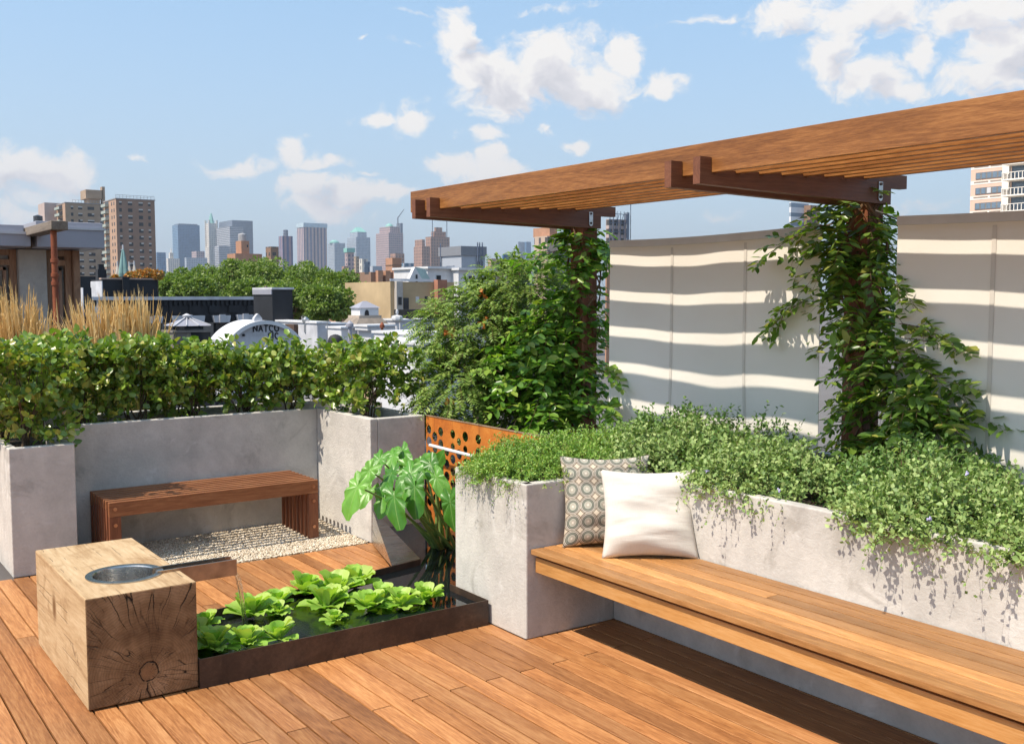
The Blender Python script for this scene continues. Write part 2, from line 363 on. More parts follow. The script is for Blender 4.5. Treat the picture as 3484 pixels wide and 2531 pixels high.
mt['rust'] = corten('rusty_pipe', (.13,.030,.014), (.23,.062,.024), (.33,.10,.038))
def water_mat():
    m, g = new_mat('dark_pond_water'); p = g.n('ShaderNodeTexCoord').outputs['Object']
    d = g.vm('LENGTH', g.vm('SUBTRACT', p, (1.83, 4.78, .1)))
    near = g.smooth(d, .55, .0)
    rip = g.m('MULTIPLY', g.m('SINE', g.m('MULTIPLY', d, 95.0)), near)
    h = g.m('ADD', g.m('MULTIPLY', rip, .4), g.m('ADD', g.m('MULTIPLY', g.noise(p, 14, 3, .5), .25), g.m('MULTIPLY', g.m('MULTIPLY', g.noise(p, 70, 3, .6), near), 1.6)))
    out(g, bsdf(g, (.006,.009,.011), .025, g.bump(h, .14, .01), spec=.6)); return m
mt['water'] = water_mat()
mt['stream'] = (lambda m, g: (out(g, bsdf(g, (.9,.93,.95), .03, g.bump(g.noise(g.vm('MULTIPLY', g.n('ShaderNodeTexCoord').outputs['Object'], (60, 60, 7)), 1.0, 3), .5, .01), **{'Transmission Weight': 1.0, 'IOR': 1.33})), m)[1])(*new_mat('falling_water'))
def steel_mat():
    m, g = new_mat('brushed_stainless_steel'); p = g.n('ShaderNodeTexCoord').outputs['Object']
    f = g.noise(g.vm('MULTIPLY', p, (3, 90, 90)), 1.0, 3); s = g.noise(p, 9, 4, .6)
    out(g, bsdf(g, g.ramp(s, [(.3, (.44,.43,.41)), (.7, (.62,.61,.59))]), g.m('ADD', .2, g.m('MULTIPLY', f, .16)), g.bump(f, .05, .002), 1.0)); return m
mt['steel'] = steel_mat()
mt['calm'] = (lambda mg: (out(mg[1], bsdf(mg[1], (.16,.12,.08), .03, spec=.6)), mg[0])[1])(new_mat('still_basin_water'))
def timber_mat():
    """old sawn oak: long grain on the sides and top, rings and radial checks on the two ends"""
    m, g = new_mat('old_oak_block'); p = g.n('ShaderNodeTexCoord').outputs['Object']
    x, y, z = g.sep(p)[0:3]; nrm = g.n('ShaderNodeNewGeometry').outputs['True Normal']
    nx, ny, nn = g.sep(nrm)[0:3]; end = g.m('GREATER_THAN', g.m('ABSOLUTE', ny), .6)
    # end grain
    wv = g.n('ShaderNodeTexNoise', {'Vector': p, 'Scale': 7.0, 'Detail': 6.0, 'Roughness': .6}).outputs['Color']
    pw = g.vm('ADD', p, g.vm('SCALE', g.vm('SUBTRACT', wv, (.5,.5,.5)), scale=.05))
    wx, wy, wz = g.sep(pw)[0:3]
    dx = g.m('SUBTRACT', wx, .255); dz = g.m('SUBTRACT', wz, .125)
    rr = g.m('SQRT', g.m('ADD', g.m('MULTIPLY', dx, dx), g.m('MULTIPLY', dz, dz))); aa = g.m('ARCTAN2', dx, dz)
    lr = g.m('LOGARITHM', g.m('ADD', rr, .012), 2.718)
    def checks(ka, kl, seed, w0, w1):
        c = g.comb(g.m('MULTIPLY', g.m('COSINE', aa), ka), g.m('MULTIPLY', g.m('SINE', aa), ka), g.m('ADD', g.m('MULTIPLY', lr, kl), seed))
        dd = g.n('ShaderNodeTexVoronoi', {'Vector': c, 'Scale': 1.0, 'Randomness': 1.0}, feature='DISTANCE_TO_EDGE').outputs['Distance']
        return g.smooth(dd, w1, w0)
    big = g.m('MULTIPLY', checks(4.4, .38, 3.0, .001, .026), g.smooth(g.noise(p, 6, 2), .40, .56))
    fine = g.m('MULTIPLY', checks(10.0, .8, 9.0, .002, .04), g.smooth(g.noise(g.vm('ADD', p, (4, 4, 4)), 9, 3), .46, .62))
    heart = g.smooth(g.m('ABSOLUTE', g.m('SUBTRACT', g.m('ADD', rr, g.m('MULTIPLY', g.m('SUBTRACT', g.noise(p, 16, 3), .5), .03)), .042)), .0045, .001)
    heart = g.m('MULTIPLY', heart, g.smooth(g.noise(p, 22, 2), .38, .46))
    crack = g.m('MAXIMUM', g.m('MAXIMUM', big, g.m('MULTIPLY', fine, .7)), heart)
    ring = g.m('SINE', g.m('ADD', g.m('MULTIPLY', rr, 520.0), g.m('MULTIPLY', g.noise(p, 12, 4), 16.0)))
    blot = g.noise(p, 5.5, 5, .62)
    ec = g.ramp(blot, [(.32, (.11,.055,.024)), (.52, (.25,.145,.070)), (.72, (.40,.255,.14))])
    ec = g.vm('SCALE', ec, scale=g.m('ADD', .95, g.m('MULTIPLY', ring, .09)))
    ec = g.mix(g.smooth(rr, .042, .02), ec, (.25,.135,.062))
    ec = g.mix(crack, ec, (.010,.006,.003))
    # long grain
    q = g.vm('MULTIPLY', p, (17, 1.4, 17)); w = g.noise(q, .6, 4, .55, 1.2); f = g.noise(g.vm('MULTIPLY', q, (2.5,2.5,2.5)), 2.0, 5, .7)
    v = g.m('ADD', g.m('MULTIPLY', w, .55), g.m('MULTIPLY', f, .45))
    lc = g.ramp(v, [(.30, (.27,.155,.07)), (.48, (.47,.32,.175)), (.68, (.62,.47,.29))])
    stn = g.smooth(g.noise(g.vm('ADD', p, (1, 5, 2)), 6, 5, .65, .8), .52, .68)
    lc = g.mix(g.m('MULTIPLY', stn, .5), lc, (.27,.15,.06))
    kd = g.vm('LENGTH', g.vm('MULTIPLY', g.vm('SUBTRACT', p, (0, .62, .30)), (1, 1.6, 1)))
    lc = g.mix(g.smooth(kd, .10, .015), lc, (.17,.085,.03))
    split = g.smooth(g.n('ShaderNodeTexVoronoi', {'Vector': g.vm('ADD', g.vm('MULTIPLY', p, (11, .35, 11)), g.vm('SCALE', wv, scale=.16)), 'Scale': 1.0}, feature='DISTANCE_TO_EDGE').outputs['Distance'], .022, .004)
    split = g.m('MULTIPLY', split, g.smooth(g.noise(p, 4.2, 2), .5, .58))
    lc = g.mix(g.m('MULTIPLY', split, .55), lc, (.10,.055,.026))
    c = g.mix(end, lc, ec)
    h = g.m('ADD', g.m('MULTIPLY', g.m('SUBTRACT', g.m('MULTIPLY', ring, .06), crack), end), g.m('MULTIPLY', g.m('SUBTRACT', g.m('MULTIPLY', f, .5), split), g.m('SUBTRACT', 1.0, end)))
    out(g, bsdf(g, c, .72, g.bump(h, .6, .006), spec=.3)); return m
mt['timber'] = timber_mat()
def gravel_mat():
    m, g = new_mat('cream_gravel'); r = g.n('ShaderNodeNewGeometry').outputs['Random Per Island']
    c = g.ramp(r, [(0, (.42,.33,.22)), (.35, (.60,.50,.37)), (.75, (.72,.63,.50)), (1, (.80,.74,.64))])
    out(g, bsdf(g, c, .8, spec=.25)); return m
mt['gravel'] = gravel_mat()
mt['leaf_hedge'] = leafy('hedge_leaves', [(.085,.16,.022), (.14,.235,.034), (.20,.31,.046), (.27,.36,.06), (.40,.37,.09)], .30, .22, spec=.6)
mt['stem'] = plain('woody_stems', (.13,.085,.05), .85, var=.3, scale=20)
mt['leaf_vine'] = leafy('vine_leaves', [(.06,.15,.02), (.095,.21,.028), (.14,.28,.036), (.21,.35,.05), (.29,.37,.065)], .32, .33)
mt['leaf_vine_dark'] = leafy('wisteria_leaves', [(.065,.13,.02), (.10,.18,.028), (.14,.235,.036), (.20,.305,.05), (.31,.30,.06)], .32, .36)
mt['vstem'] = plain('vine_stems', (.16,.095,.05), .8, var=.3, scale=20)
mt['leaf_fern'] = leafy('feathery_leaves', [(.11,.195,.036), (.165,.265,.052), (.225,.325,.07), (.31,.38,.10)], .5, .25)
mt['leaf_thyme'] = leafy('small_grey_green_leaves', [(.145,.235,.065), (.225,.335,.095), (.30,.41,.13), (.39,.475,.18)], .55, .2, (1.2,1.45,.6))
mt['leaf_herb'] = leafy('green_herb_leaves', [(.09,.175,.042), (.135,.245,.06), (.19,.305,.08), (.265,.375,.11)], .5, .2, (1.2,1.45,.6))
mt['leaf_juniper'] = leafy('bright_green_needles', [(.14,.28,.05), (.20,.36,.065), (.26,.42,.08), (.36,.44,.10)], .5, .25)
mt['leaf_tree'] = leafy('tree_leaves', [(.10,.165,.03), (.14,.215,.042), (.19,.265,.055), (.25,.31,.075)], .5, .25)
mt['bark'] = plain('bark', (.075,.055,.04), .9, var=.4, scale=6, bump=.6)
mt['leaf_taro'] = leafy('taro_leaves', [(.085,.21,.030), (.12,.27,.042), (.165,.33,.055)], .34, .36)
mt['leaf_lettuce'] = leafy('water_lettuce_leaves', [(.19,.38,.045), (.28,.47,.065), (.37,.54,.10), (.46,.55,.15)], .5, .3)
mt['taro_stem'] = plain('taro_stems', (.17,.25,.06), .5, var=.25, scale=9)
mt['leaf_orange'] = leafy('orange_flower_heads', [(.55,.19,.025), (.62,.28,.05), (.50,.33,.10), (.12,.20,.04)], .6, .2, (1, .9, .6))
mt['flower'] = plain('lilac_petals', (.46,.42,.66), .6, var=.2)
mt['flower_o'] = plain('orange_trumpet_petals', (.70,.20,.04), .6, var=.25)
mt['grass_gold'] = leafy('golden_seed_heads', [(.76,.52,.19), (.86,.64,.27), (.92,.74,.38), (.90,.77,.46)], .7, .35, (1.0,.9,.6))
mt['grass_green'] = leafy('grass_blades', [(.20,.24,.05), (.32,.31,.075), (.50,.38,.11)], .55, .25)
mt['cream_cloth'] = None
def canvas_mat():
    m, g = new_mat('cream_canvas'); p = g.n('ShaderNodeTexCoord').outputs['Object']; w = g.noise(g.vm('MULTIPLY', p, (1,1,1)), 260, 2); s = g.noise(p, 1.4, 4)
    c = g.ramp(s, [(.35, (.82,.775,.695)), (.65, (.87,.83,.755))]); b = bsdf(g, c, .85, g.bump(w, .12, .002), spec=.1)
    t = g.n('ShaderNodeBsdfTranslucent', {'Color': (.62,.55,.45,1)})
    out(g, g.n('ShaderNodeMixShader', {0: .10, 1: b.outputs[0], 2: t.outputs[0]})); return m
mt['canvas'] = canvas_mat()
mt['canvas_edge'] = plain('grey_canvas_hem', (.58,.555,.52), .8, var=.06)
mt['seam'] = plain('canvas_seam', (.62,.575,.51), .85, var=.05)
def linen_mat():
    m, g = new_mat('white_linen'); uv = g.n('ShaderNodeTexCoord').outputs['UV']
    a = g.noise(g.vm('MULTIPLY', uv, (14, 300, 1)), 1.0, 3); b = g.noise(g.vm('MULTIPLY', uv, (300, 14, 1)), 1.0, 3)
    h = g.m('ADD', a, b); c = g.ramp(g.m('MULTIPLY', h, .5), [(.35, (.57,.53,.47)), (.62, (.66,.62,.56))])
    fold = g.noise(g.vm('MULTIPLY', uv, (1.3, 9, 1)), 1.6, 4, .5, 1.2)
    out(g, bsdf(g, c, .9, g.bump(g.m('ADD', g.m('MULTIPLY', h, .12), g.m('MULTIPLY', fold, .55)), .4, .010), spec=.15)); return m
mt['linen'] = linen_mat()
def medallion_mat():
    m, g = new_mat('medallion_print_cotton'); uv = g.n('ShaderNodeTexCoord').outputs['UV']
    q = g.vm('MULTIPLY', uv, (5.6, 5.6, 0)); fr = g.vm('SUBTRACT', g.vm('FRACTION', q), (.5,.5,0)); x, y, z_ = g.sep(fr)[0:3]
    r = g.vm('LENGTH', g.comb(x, y, 0.0)); a = g.m('ARCTAN2', x, y)
    pet = g.m('SINE', g.m('MULTIPLY', a, 20.0)); ring = g.m('SINE', g.m('MULTIPLY', r, 92.0))
    speck = g.m('GREATER_THAN', g.m('ADD', g.m('MULTIPLY', pet, ring), g.m('MULTIPLY', g.noise(q, 26, 2), 1.0)), .55)
    inner = g.mix(speck, (.045,.055,.045), (.26,.27,.22))
    bands = g.ramp(r, [(0, (.62,.57,.48)), (.05, (.62,.57,.48)), (.075, (.10,.075,.05)), (.10, (.62,.57,.48)), (.135, (.11,.085,.06)), (.16, (.5,.5,.42)), (.19, (.12,.13,.1))], 'CONSTANT')
    c = g.mix(g.m('GREATER_THAN', r, .19), bands, inner)
    for lo, col in ((.20, (.42,.41,.34)), (.25, (.05,.06,.05)), (.29, (.22,.23,.19)), (.36, (.05,.04,.028)), (.40, (.56,.52,.45)), (.445, (.06,.04,.025)), (.48, (.52,.47,.39)), (.52, (.09,.055,.03)), (.57, (.58,.50,.39))):
        c = g.mix(g.m('GREATER_THAN', r, lo), c, col)
    fold = g.noise(g.vm('MULTIPLY', uv, (3, 3, 1)), 1.6, 3)
    out(g, bsdf(g, c, .9, g.bump(fold, .4, .01), spec=.15)); return m
mt['medallion'] = medallion_mat()
mt['white'] = plain('white_paint', (.62,.62,.635), .6, var=.08, scale=1.5)
mt['white_dirty'] = plain('weathered_white_paint', (.50,.505,.535), .7, var=.2, scale=2.5)
mt['black'] = plain('black_painted_brick', (.014,.015,.019), .7, var=.35, scale=1.2)
mt['ink'] = plain('black_spray_paint', (.02,.02,.024), .7)
mt['glass_dark'] = plain('dark_window_glass', (.02,.024,.03), .08, var=.3, scale=.5)
mt['grey_metal'] = plain('grey_painted_metal', (.30,.30,.345), .45, var=.07, scale=2)
mt['pav_conc'] = concrete('pavilion_concrete', .30, .44, (.22,.22,.225))
mt['pav_wood'] = wood('weathered_pine', (.16,.085,.05), (.30,.17,.10), (.42,.26,.16), 'z', .65, tint=.25)
mt['beam'] = wood('grey_weathered_beam', (.11,.085,.065), (.20,.16,.125), (.30,.25,.20), 'y', .75, tint=.2)
mt['chrome'] = plain('galvanised_steel', (.52,.51,.50), .32, 1.0, var=.15, scale=30)
mt['copper'] = plain('copper_bolt', (.62,.36,.24), .35, 1.0)
mt['terracotta'] = plain('tarred_roof', (.12,.11,.11), .9, var=.3, scale=.6)
# ================================================================ the roof terrace
rng = np.random.default_rng(7)
roof = MB(); roof.box(-9, 5.3, -5, 8.6, -.5, -.075); roof.box(-9, 4.0, 8.6, 15.5, -.5, -.075)
roof.box(-8.98, 5.28, -4.98, 8.58, -14, -.51); roof.box(-8.98, 3.98, 8.59, 15.48, -14, -.51)
struct(roof, 'roof', mt['terracotta'])

# deck of boards that run away from the camera, end joints in a line on every other board
W_, GAP = .0965, .0078
db = MB(); x = -4.2; i = 0
def board(x0, x1, y0, y1): db.box(x0, x1, y0, y1, -.03, 0.0)
while x < 3.72:
    x1 = min(x+W_-GAP, 3.70)
    y_end = 6.49 if x > 1.44 else (6.945 if x > 1.0 else 9.0)
    yj = 3.822 if i % 2 == 0 else 1.95
    ys = [-3.0, yj-3.75, yj, yj+3.75, 12]
    for a, b in zip(ys[:-1], ys[1:]):
        a2, b2 = max(a+.003, -3.0), min(b-.003, y_end)
        if b2-a2 > .02: board(x, x1, a2, b2)
    x += W_; i += 1
struct(db, 'deck', mt['deck'], bevel=.0025)
jb = MB(); jb.box(-4.2, 3.68, -3, 6.45, -.07, -.045); struct(jb, 'deck_underlay', plain('painted_gap_shade', (.03,.018,.01), .9))  # near-black sheet, paints the shade seen in the gaps between boards

# gravel bed
gb = MB(); gb.box(1.50, 3.345, 6.495, 7.345, -.06, -.004); struct(gb, 'gravel_bed', plain('sand', (.42,.34,.24), .95, var=.2, scale=40))
ico = bmesh.new(); bmesh.ops.create_icosphere(ico, subdivisions=1, radius=1.0)
IV = np.array([v.co[:] for v in ico.verts]); IF = np.array([[v.index for v in f.verts] for f in ico.faces]); ico.free()
n = 24000
P = np.stack([rng.uniform(1.51, 3.34, n), rng.uniform(6.50, 7.34, n), rng.uniform(.0, .008, n)], 1)
P[:, 2] += .02*np.clip((P[:, 1]-6.6)/.7, 0, 1)
s = rng.uniform(.0040, .0080, (n, 1))*np.stack([np.ones(n), rng.uniform(.7, 1.2, n), rng.uniform(.5, .8, n)], 1)
th = rng.uniform(0, 6.28, n); c_, s_ = np.cos(th), np.sin(th)
Q = IV[None]*(1+rng.normal(0, .10, (n, len(IV), 1)))*s[:, None]
Q = np.stack([Q[..., 0]*c_[:, None]-Q[..., 1]*s_[:, None], Q[..., 0]*s_[:, None]+Q[..., 1]*c_[:, None], Q[..., 2]], -1)+P[:, None]
_props(npmesh(Q.reshape(-1, 3), (IF[None]+(np.arange(n)*len(IV))[:, None, None]).reshape(-1, 3), 'gravel', mt['gravel'], origin=(0, 0, 0), smooth=True), kind='stuff')

# ---------------------------------------------------------------- concrete planters
pl = thing('concrete_planter', 'low square grey concrete planter at the left edge of the deck', 'planter', (1.11, 6.955, 0))
b = MB(); b.box(1.11, 1.495, 6.955, 7.015, 0, .812); b.box(1.11, 1.165, 7.018, 8.0, 0, .810); b.box(1.435, 1.493, 7.018, 7.34, 0, .810)
mesh(b, 'wall', mt['conc_b'], pl, bevel=.006)
b = MB(); b.box(1.167, 1.433, 7.017, 8.0, 0, .745); mesh(b, 'soil', mt['soil'], pl)
pl = thing('concrete_planter', 'long grey concrete planter wall behind the slatted bench, turning forward at its right end', 'planter', (1.5, 7.35, 0))
b = MB()
b.box(1.497, 3.35, 7.35, 7.41, 0, .885); b.box(1.497, 3.80, 7.93, 7.99, 0, .887)
b.box(3.35, 3.41, 6.47, 7.412, 0, .887); b.box(3.412, 3.798, 6.472, 6.53, 0, .885); b.box(3.74, 3.80, 6.532, 7.928, 0, .885); b.box(1.497, 1.557, 7.412, 7.928, 0, .80)
mesh(b, 'wall', mt['conc_b'], pl, bevel=.007)
b = MB(); b.box(1.559, 3.738, 7.413, 7.927, .2, .81); b.box(3.413, 3.738, 6.533, 7.412, .2, .81); mesh(b, 'soil', mt['soil'], pl)
pl = thing('concrete_planter', 'large pale concrete planter behind the built-in bench, with a square end by the pond', 'planter', (3.03, 4.17, 0))
b = MB()
b.box(3.03, 3.09, 4.172, 4.84, 0, .80); b.box(3.032, 3.619, 4.165, 4.225, 0, .80)
b.box(3.62, 3.68, -2.5, 4.222, 0, .828); b.box(3.092, 5.05, 4.78, 4.84, 0, .80); b.box(4.99, 5.05, -2.5, 4.778, 0, .82)
mesh(b, 'wall', mt['conc'], pl, bevel=.007)
b = MB(); b.box(3.092, 3.681, 4.227, 4.778, .2, .76); b.box(3.682, 4.988, -2.5, 4.778, .2, .77); mesh(b, 'soil', mt['soil'], pl)
# steel planter box on the roof behind the perforated panel (roots of the big shrub)
sp = MB(); sp.box(3.95, 5.25, 4.95, 8.4, -.07, .50); single(sp, 'steel_planter_box', mt['darksteel'], 'dark steel planter box behind the perforated orange panel, under the feathery shrub', 'planter', (3.95, 4.95, 0))

# ---------------------------------------------------------------- built-in bench
bn = thing('built_in_bench', 'long honey coloured wooden plank bench built along the pale concrete planter', 'bench', (3.05, 0, 0))
seat = MB(); xs = np.linspace(3.05, 3.618, 8)
for k in range(7):
    cut = [4.158, 2.9 if k == 4 else None, -2.4]; cut = [c for c in cut if c is not None]
    for a, b_ in zip(cut[:-1], cut[1:]): seat.box(xs[k]+.004, xs[k+1]-.004, b_+.001, a-.001, .442, .468)
mesh(seat, 'seat', mt['seat'], bn, bevel=.003)
b = MB(); b.box(3.080, 3.105, -2.4, 4.152, .347, .424); mesh(b, 'fascia', mt['fascia'], bn, bevel=.002)
for yy in (3.9, 3.0, 2.1, 1.2, .3): b = MB(); b.box(3.11, 3.617, yy-.03, yy+.03, .352, .440); mesh(b, 'bearer', mt['rafter'], bn)
b = MB(); b.box(3.106, 3.616, -2.4, 4.15, .4405, .4415); mesh(b, 'gap_shade_backing', mt['soil'], bn)  # added dark sheet that stands in for shade between the seat planks

# ---------------------------------------------------------------- slatted bench
sb = thing('slatted_bench', 'dark red slatted wooden bench standing on cream gravel', 'bench', (2.38, 7.05, .02))
X0, X1, Y0, Y1, HB = 1.655, 3.10, 6.80, 7.30, .435
ns = 8; sw = .034; step = (Y1-Y0-sw)/(ns-1)
for k in range(ns):
    y0 = Y0+k*step; m_ = MB()
    d = .095 if k in (0, ns-1) else .06
    m_.box(X0, X1, y0, y0+sw, HB-d, HB); mesh(m_, 'seat_slat', mt['benchw'], sb, bevel=.003)
for side, (xa, xb) in enumerate(((X0, X0+.075), (X1-.075, X1))):
    lg = MB()
    for k in range(ns):
        y0 = Y0+k*step; lg.box(xa+.001, xb-.001, y0+.001, y0+sw-.001, .0, HB-(.0965 if k in (0, ns-1) else .0615))
    lg.box(xa+.02, xb-.02, Y0+.01, Y1-.01, .12, .155); lg.box(xa+.02, xb-.02, Y0+.01, Y1-.01, HB-.14, HB-.105)
    leg = mesh(lg, 'leg', mt['benchleg'], sb, bevel=.002)
    for zz in (HB-.045, .285, .10):
        bt = MB(); bt.add([], []); cyl = [(r_, t) for r_, t in ((.0, 0),)]
        pts = [(xa+.038, Y0-.006, zz), (xa+.038, Y0+.004, zz)]
        bt.tube(pts, .012, 12); mesh(bt, 'bolt', mt['copper'], leg)

# ---------------------------------------------------------------- timber fountain block, basin, spout, water
blk = MB(); blk.box(.985, 1.455, 4.49, 5.52, .008, .487)
tb = single(blk, 'timber_block', mt['timber'], 'heavy square oak block with cracked end grain, fountain basin set in its top', 'fountain block', (.985, 4.49, 0), bevel=.006)
# round recess for the basin
cut = MB(); cut.lathe([(.1505, -.16), (.1505, .02)], (1.228, 4.80, .487), 48); cu = mesh(cut, 'recess', None, None, (0, 0, 0))
cut2 = MB(); cut2.box(1.345, 1.5, 4.7145, 4.7955, .4225, .52); cu2 = mesh(cut2, 'slot', None, None, (0, 0, 0))
bo = tb.modifiers.new('slot', 'BOOLEAN'); bo.operation = 'DIFFERENCE'; bo.object = cu2; bo.solver = 'EXACT'
bo = tb.modifiers.new('recess', 'BOOLEAN'); bo.operation = 'DIFFERENCE'; bo.object = cu; bo.solver = 'EXACT'
dg = bpy.context.evaluated_depsgraph_get(); me2 = bpy.data.meshes.new_from_object(tb.evaluated_get(dg)); tb.modifiers.clear(); tb.data = me2
bpy.data.objects.remove(cu); bpy.data.objects.remove(cu2)
fb = thing('fountain_basin', 'round stainless steel basin sunk into the oak block with a long spout', 'basin', (1.228, 4.80, .487))
b = MB(); c0 = (1.228, 4.80, .487)
b.lathe([(.142, -.10), (.146, -.10), (.146, .001), (.168, .001), (.168, .005), (.139, .005), (.136, -.001), (.130, -.07), (.10, -.09), (.0005, -.092)], c0, 64, cap=False)
mesh(b, 'bowl', mt['steel'], fb, smooth=False)
b = MB()
ys0, ys1 = 4.715, 4.795; xa, xb = 1.352, 1.722
b.box(xa, xb, ys0, ys1, .423, .427); b.box(xa, xb, ys0, ys0+.006, .427, .498); b.box(xa, xb, ys1-.006, ys1, .427, .498)
mesh(b, 'spout', mt['spout'], fb)
b = MB(); b.box(xa-.01, xb, ys0-.001, ys0+.007, .4982, .5005); b.box(xa-.01, xb-.012, ys1-.007, ys1+.001, .4982, .5005); b.box(xb-.0005, xb+.002, ys0, ys0+.006, .423, .4981)
mesh(b, 'spout_rim', mt['steel'], fb)
b = MB(); b.box(xa+.03, xb, ys0+.0065, ys1-.0065, .4275, .437); mesh(b, 'spout_water', mt['stream'], fb)
b = MB(); b.lathe([(.0005, 0), (.128, 0)], (1.228, 4.80, .410), 48, cap=False); mesh(b, 'basin_water', mt['calm'], fb)
st = MB(); N_ = 14
prof = []
for k in range(N_+1):
    t = k/N_; prof.append((1.724+.045*math.sqrt(t)+.01*t, .434-.334*t**1.15, .033-.016*t**.5+.003*math.sin(9*t)))
for k in range(N_):
    (x0, z0, h0), (x1, z1, h1) = prof[k], prof[k+1]; ym = 4.755; w0 = .005
    st.add([(x0-w0, ym-h0, z0), (x0-w0, ym+h0, z0), (x0+w0, ym+h0, z0), (x0+w0, ym-h0, z0), (x1-w0, ym-h1, z1), (x1-w0, ym+h1, z1), (x1+w0, ym+h1, z1), (x1+w0, ym-h1, z1)],
           [(0,4,5,1),(1,5,6,2),(2,6,7,3),(3,7,4,0)])
_props(mesh(st, 'falling_water', mt['stream'], None, (0, 0, 0)), kind='structure')

# ---------------------------------------------------------------- steel trough and pond
tr = thing('steel_trough', 'low rust brown steel water trough full of floating plants', 'water trough', (1.458, 4.485, 0))
b = MB(); b.box(1.4575, 3.010, 4.478, 4.484, 0, .135); mesh(b, 'front_plate', mt['darksteel'], tr)
b = MB(); b.box(3.005, 3.0105, 4.4845, 4.86, 0, .135); mesh(b, 'end_plate', mt['darksteel'], tr)
def yb(x): return 5.13+.198*(x-1.66)
b = MB(); b.prism([(1.4575, yb(1.4575)), (3.145, yb(3.145)), (3.145, yb(3.145)+.007), (1.4575, yb(1.4575)+.007)], 0, .137); mesh(b, 'back_plate', mt['darksteel'], tr)
b = MB(); b.prism([(1.4575, 4.4845), (1.462, 4.4845), (1.462, yb(1.4575)), (1.4575, yb(1.4575))], 0, .136); mesh(b, 'left_plate', mt['darksteel'], tr)
# folded brown plate between the deck and the deep end of the pond
P1 = Vector((3.357, 6.462, .243)); P2 = Vector((3.350, 6.462, .002)); P3 = Vector((2.925, 5.392, .138)); P4 = Vector((3.146, 5.432, .139))
t_ = Vector((.006, -.004, 0)); b = MB()
b.add([P1, P2, P3, P4, P1+t_, P2+t_, P3+Vector((0, 0, -.006)), P4+Vector((0, 0, -.006))], [(0,1,2),(0,2,3),(6,5,4),(7,6,4),(0,4,5,1),(1,5,6,2),(2,6,7,3),(3,7,4,0)])
mesh(b, 'sloping_plate', mt['steel'], tr)
wt = MB(); wt.add([(1.462, 4.4845, .1), (3.0, 4.4845, .1), (3.0, 4.84, .1), (3.80, 4.84, .1), (3.80, 6.47, .1), (3.352, 6.468, .1), (2.93, 5.395, .1), (2.93, yb(2.93), .1), (1.462, yb(1.462), .1)], [(0,1,2,3,4,5,6,7,8)])
struct(wt, 'water', mt['water'])
# pipe across the pond end
b = MB(); b.tube([at_x(1462, 1514, 3.70), at_x(1610, 1552, 3.70)], .0115, 12); single(b, 'white_pipe', mt['white'], 'short white pipe in front of the perforated orange panel', 'pipe', at_x(1462, 1514, 3.70))

# ---------------------------------------------------------------- perforated corten panel
def hexholes(y0, y1, z0, z1, x):
    """steel sheet with staggered columns of round holes: every cell is a plate with a circular hole"""
    mb = MB(); cw = .081; ch = .0885; nseg = 16; T = .004; r_ = random.Random(3)
    ny = int(round((y1-y0)/cw)); cw = (y1-y0)/ny
    for k in range(ny):
        ya, yb_ = y1-(k+1)*cw, y1-k*cw; off = 0 if k % 2 == 0 else ch/2; nzz = int((z1-z0)/ch)+1
        zt = z1-.052-off; cells = [(zt, z1)]
        while zt > z0+1e-4: cells.append((max(zt-ch, z0), zt)); zt -= ch
        for j, (za, zb) in enumerate(cells):
            full = abs(zb-za-ch) < 1e-6; rad = r_.choice([.027, .032, .034, .036])
            hole = full and not (j == 1 and (k > 8 or r_.random() < .25)) and not (j == 2 and k > 9 and r_.random() < .5)
            if j == 0 or not hole: mb.add([(x, ya, za), (x, yb_, za), (x, yb_, zb), (x, ya, zb), (x+T, ya, za), (x+T, yb_, za), (x+T, yb_, zb), (x+T, ya, zb)], [(0,3,2,1),(4,5,6,7)]); continue
            cy, cz = (ya+yb_)/2, (za+zb)/2; outer = []; inner = []
            for q in range(nseg):
                a = 2*math.pi*q/nseg+math.pi/nseg; cs, sn = math.cos(a), math.sin(a); m_ = min(cw/2/max(abs(cs), 1e-6), ch/2/max(abs(sn), 1e-6))
                outer.append((cy+cs*m_, cz+sn*m_)); inner.append((cy+cs*rad, cz+sn*rad))
            for sx in (-1, 1):
                for sz in (-1, 1):
                    cor = (cy+sx*cw/2, cz+sz*ch/2); i_ = min(range(nseg), key=lambda q: (outer[q][0]-cor[0])**2+(outer[q][1]-cor[1])**2); outer[i_] = cor
            vs = [(x, *o_) for o_ in outer]+[(x, *o_) for o_ in inner]+[(x+T, *o_) for o_ in outer]+[(x+T, *o_) for o_ in inner]; fs = []
            for q in range(nseg):
                w = (q+1) % nseg; fs += [(q, nseg+q, nseg+w, w), (2*nseg+q, 2*nseg+w, 3*nseg+w, 3*nseg+q), (nseg+q, 3*nseg+q, 3*nseg+w, nseg+w)]
            mb.add(vs, fs)
    return mb
pp = thing('perforated_panel', 'bright orange rusted steel panel cut with round holes beside the pond', 'metal panel', (3.803, 5.65, 0))
b = hexholes(4.845, 6.465, .08, .88, 3.803)
mesh(b, 'sheet', mt['corten'], pp)
b = MB(); b.box(3.799, 3.811, 4.845, 6.465, .8805, .888); mesh(b, 'top_edge', mt['bronze'], pp)

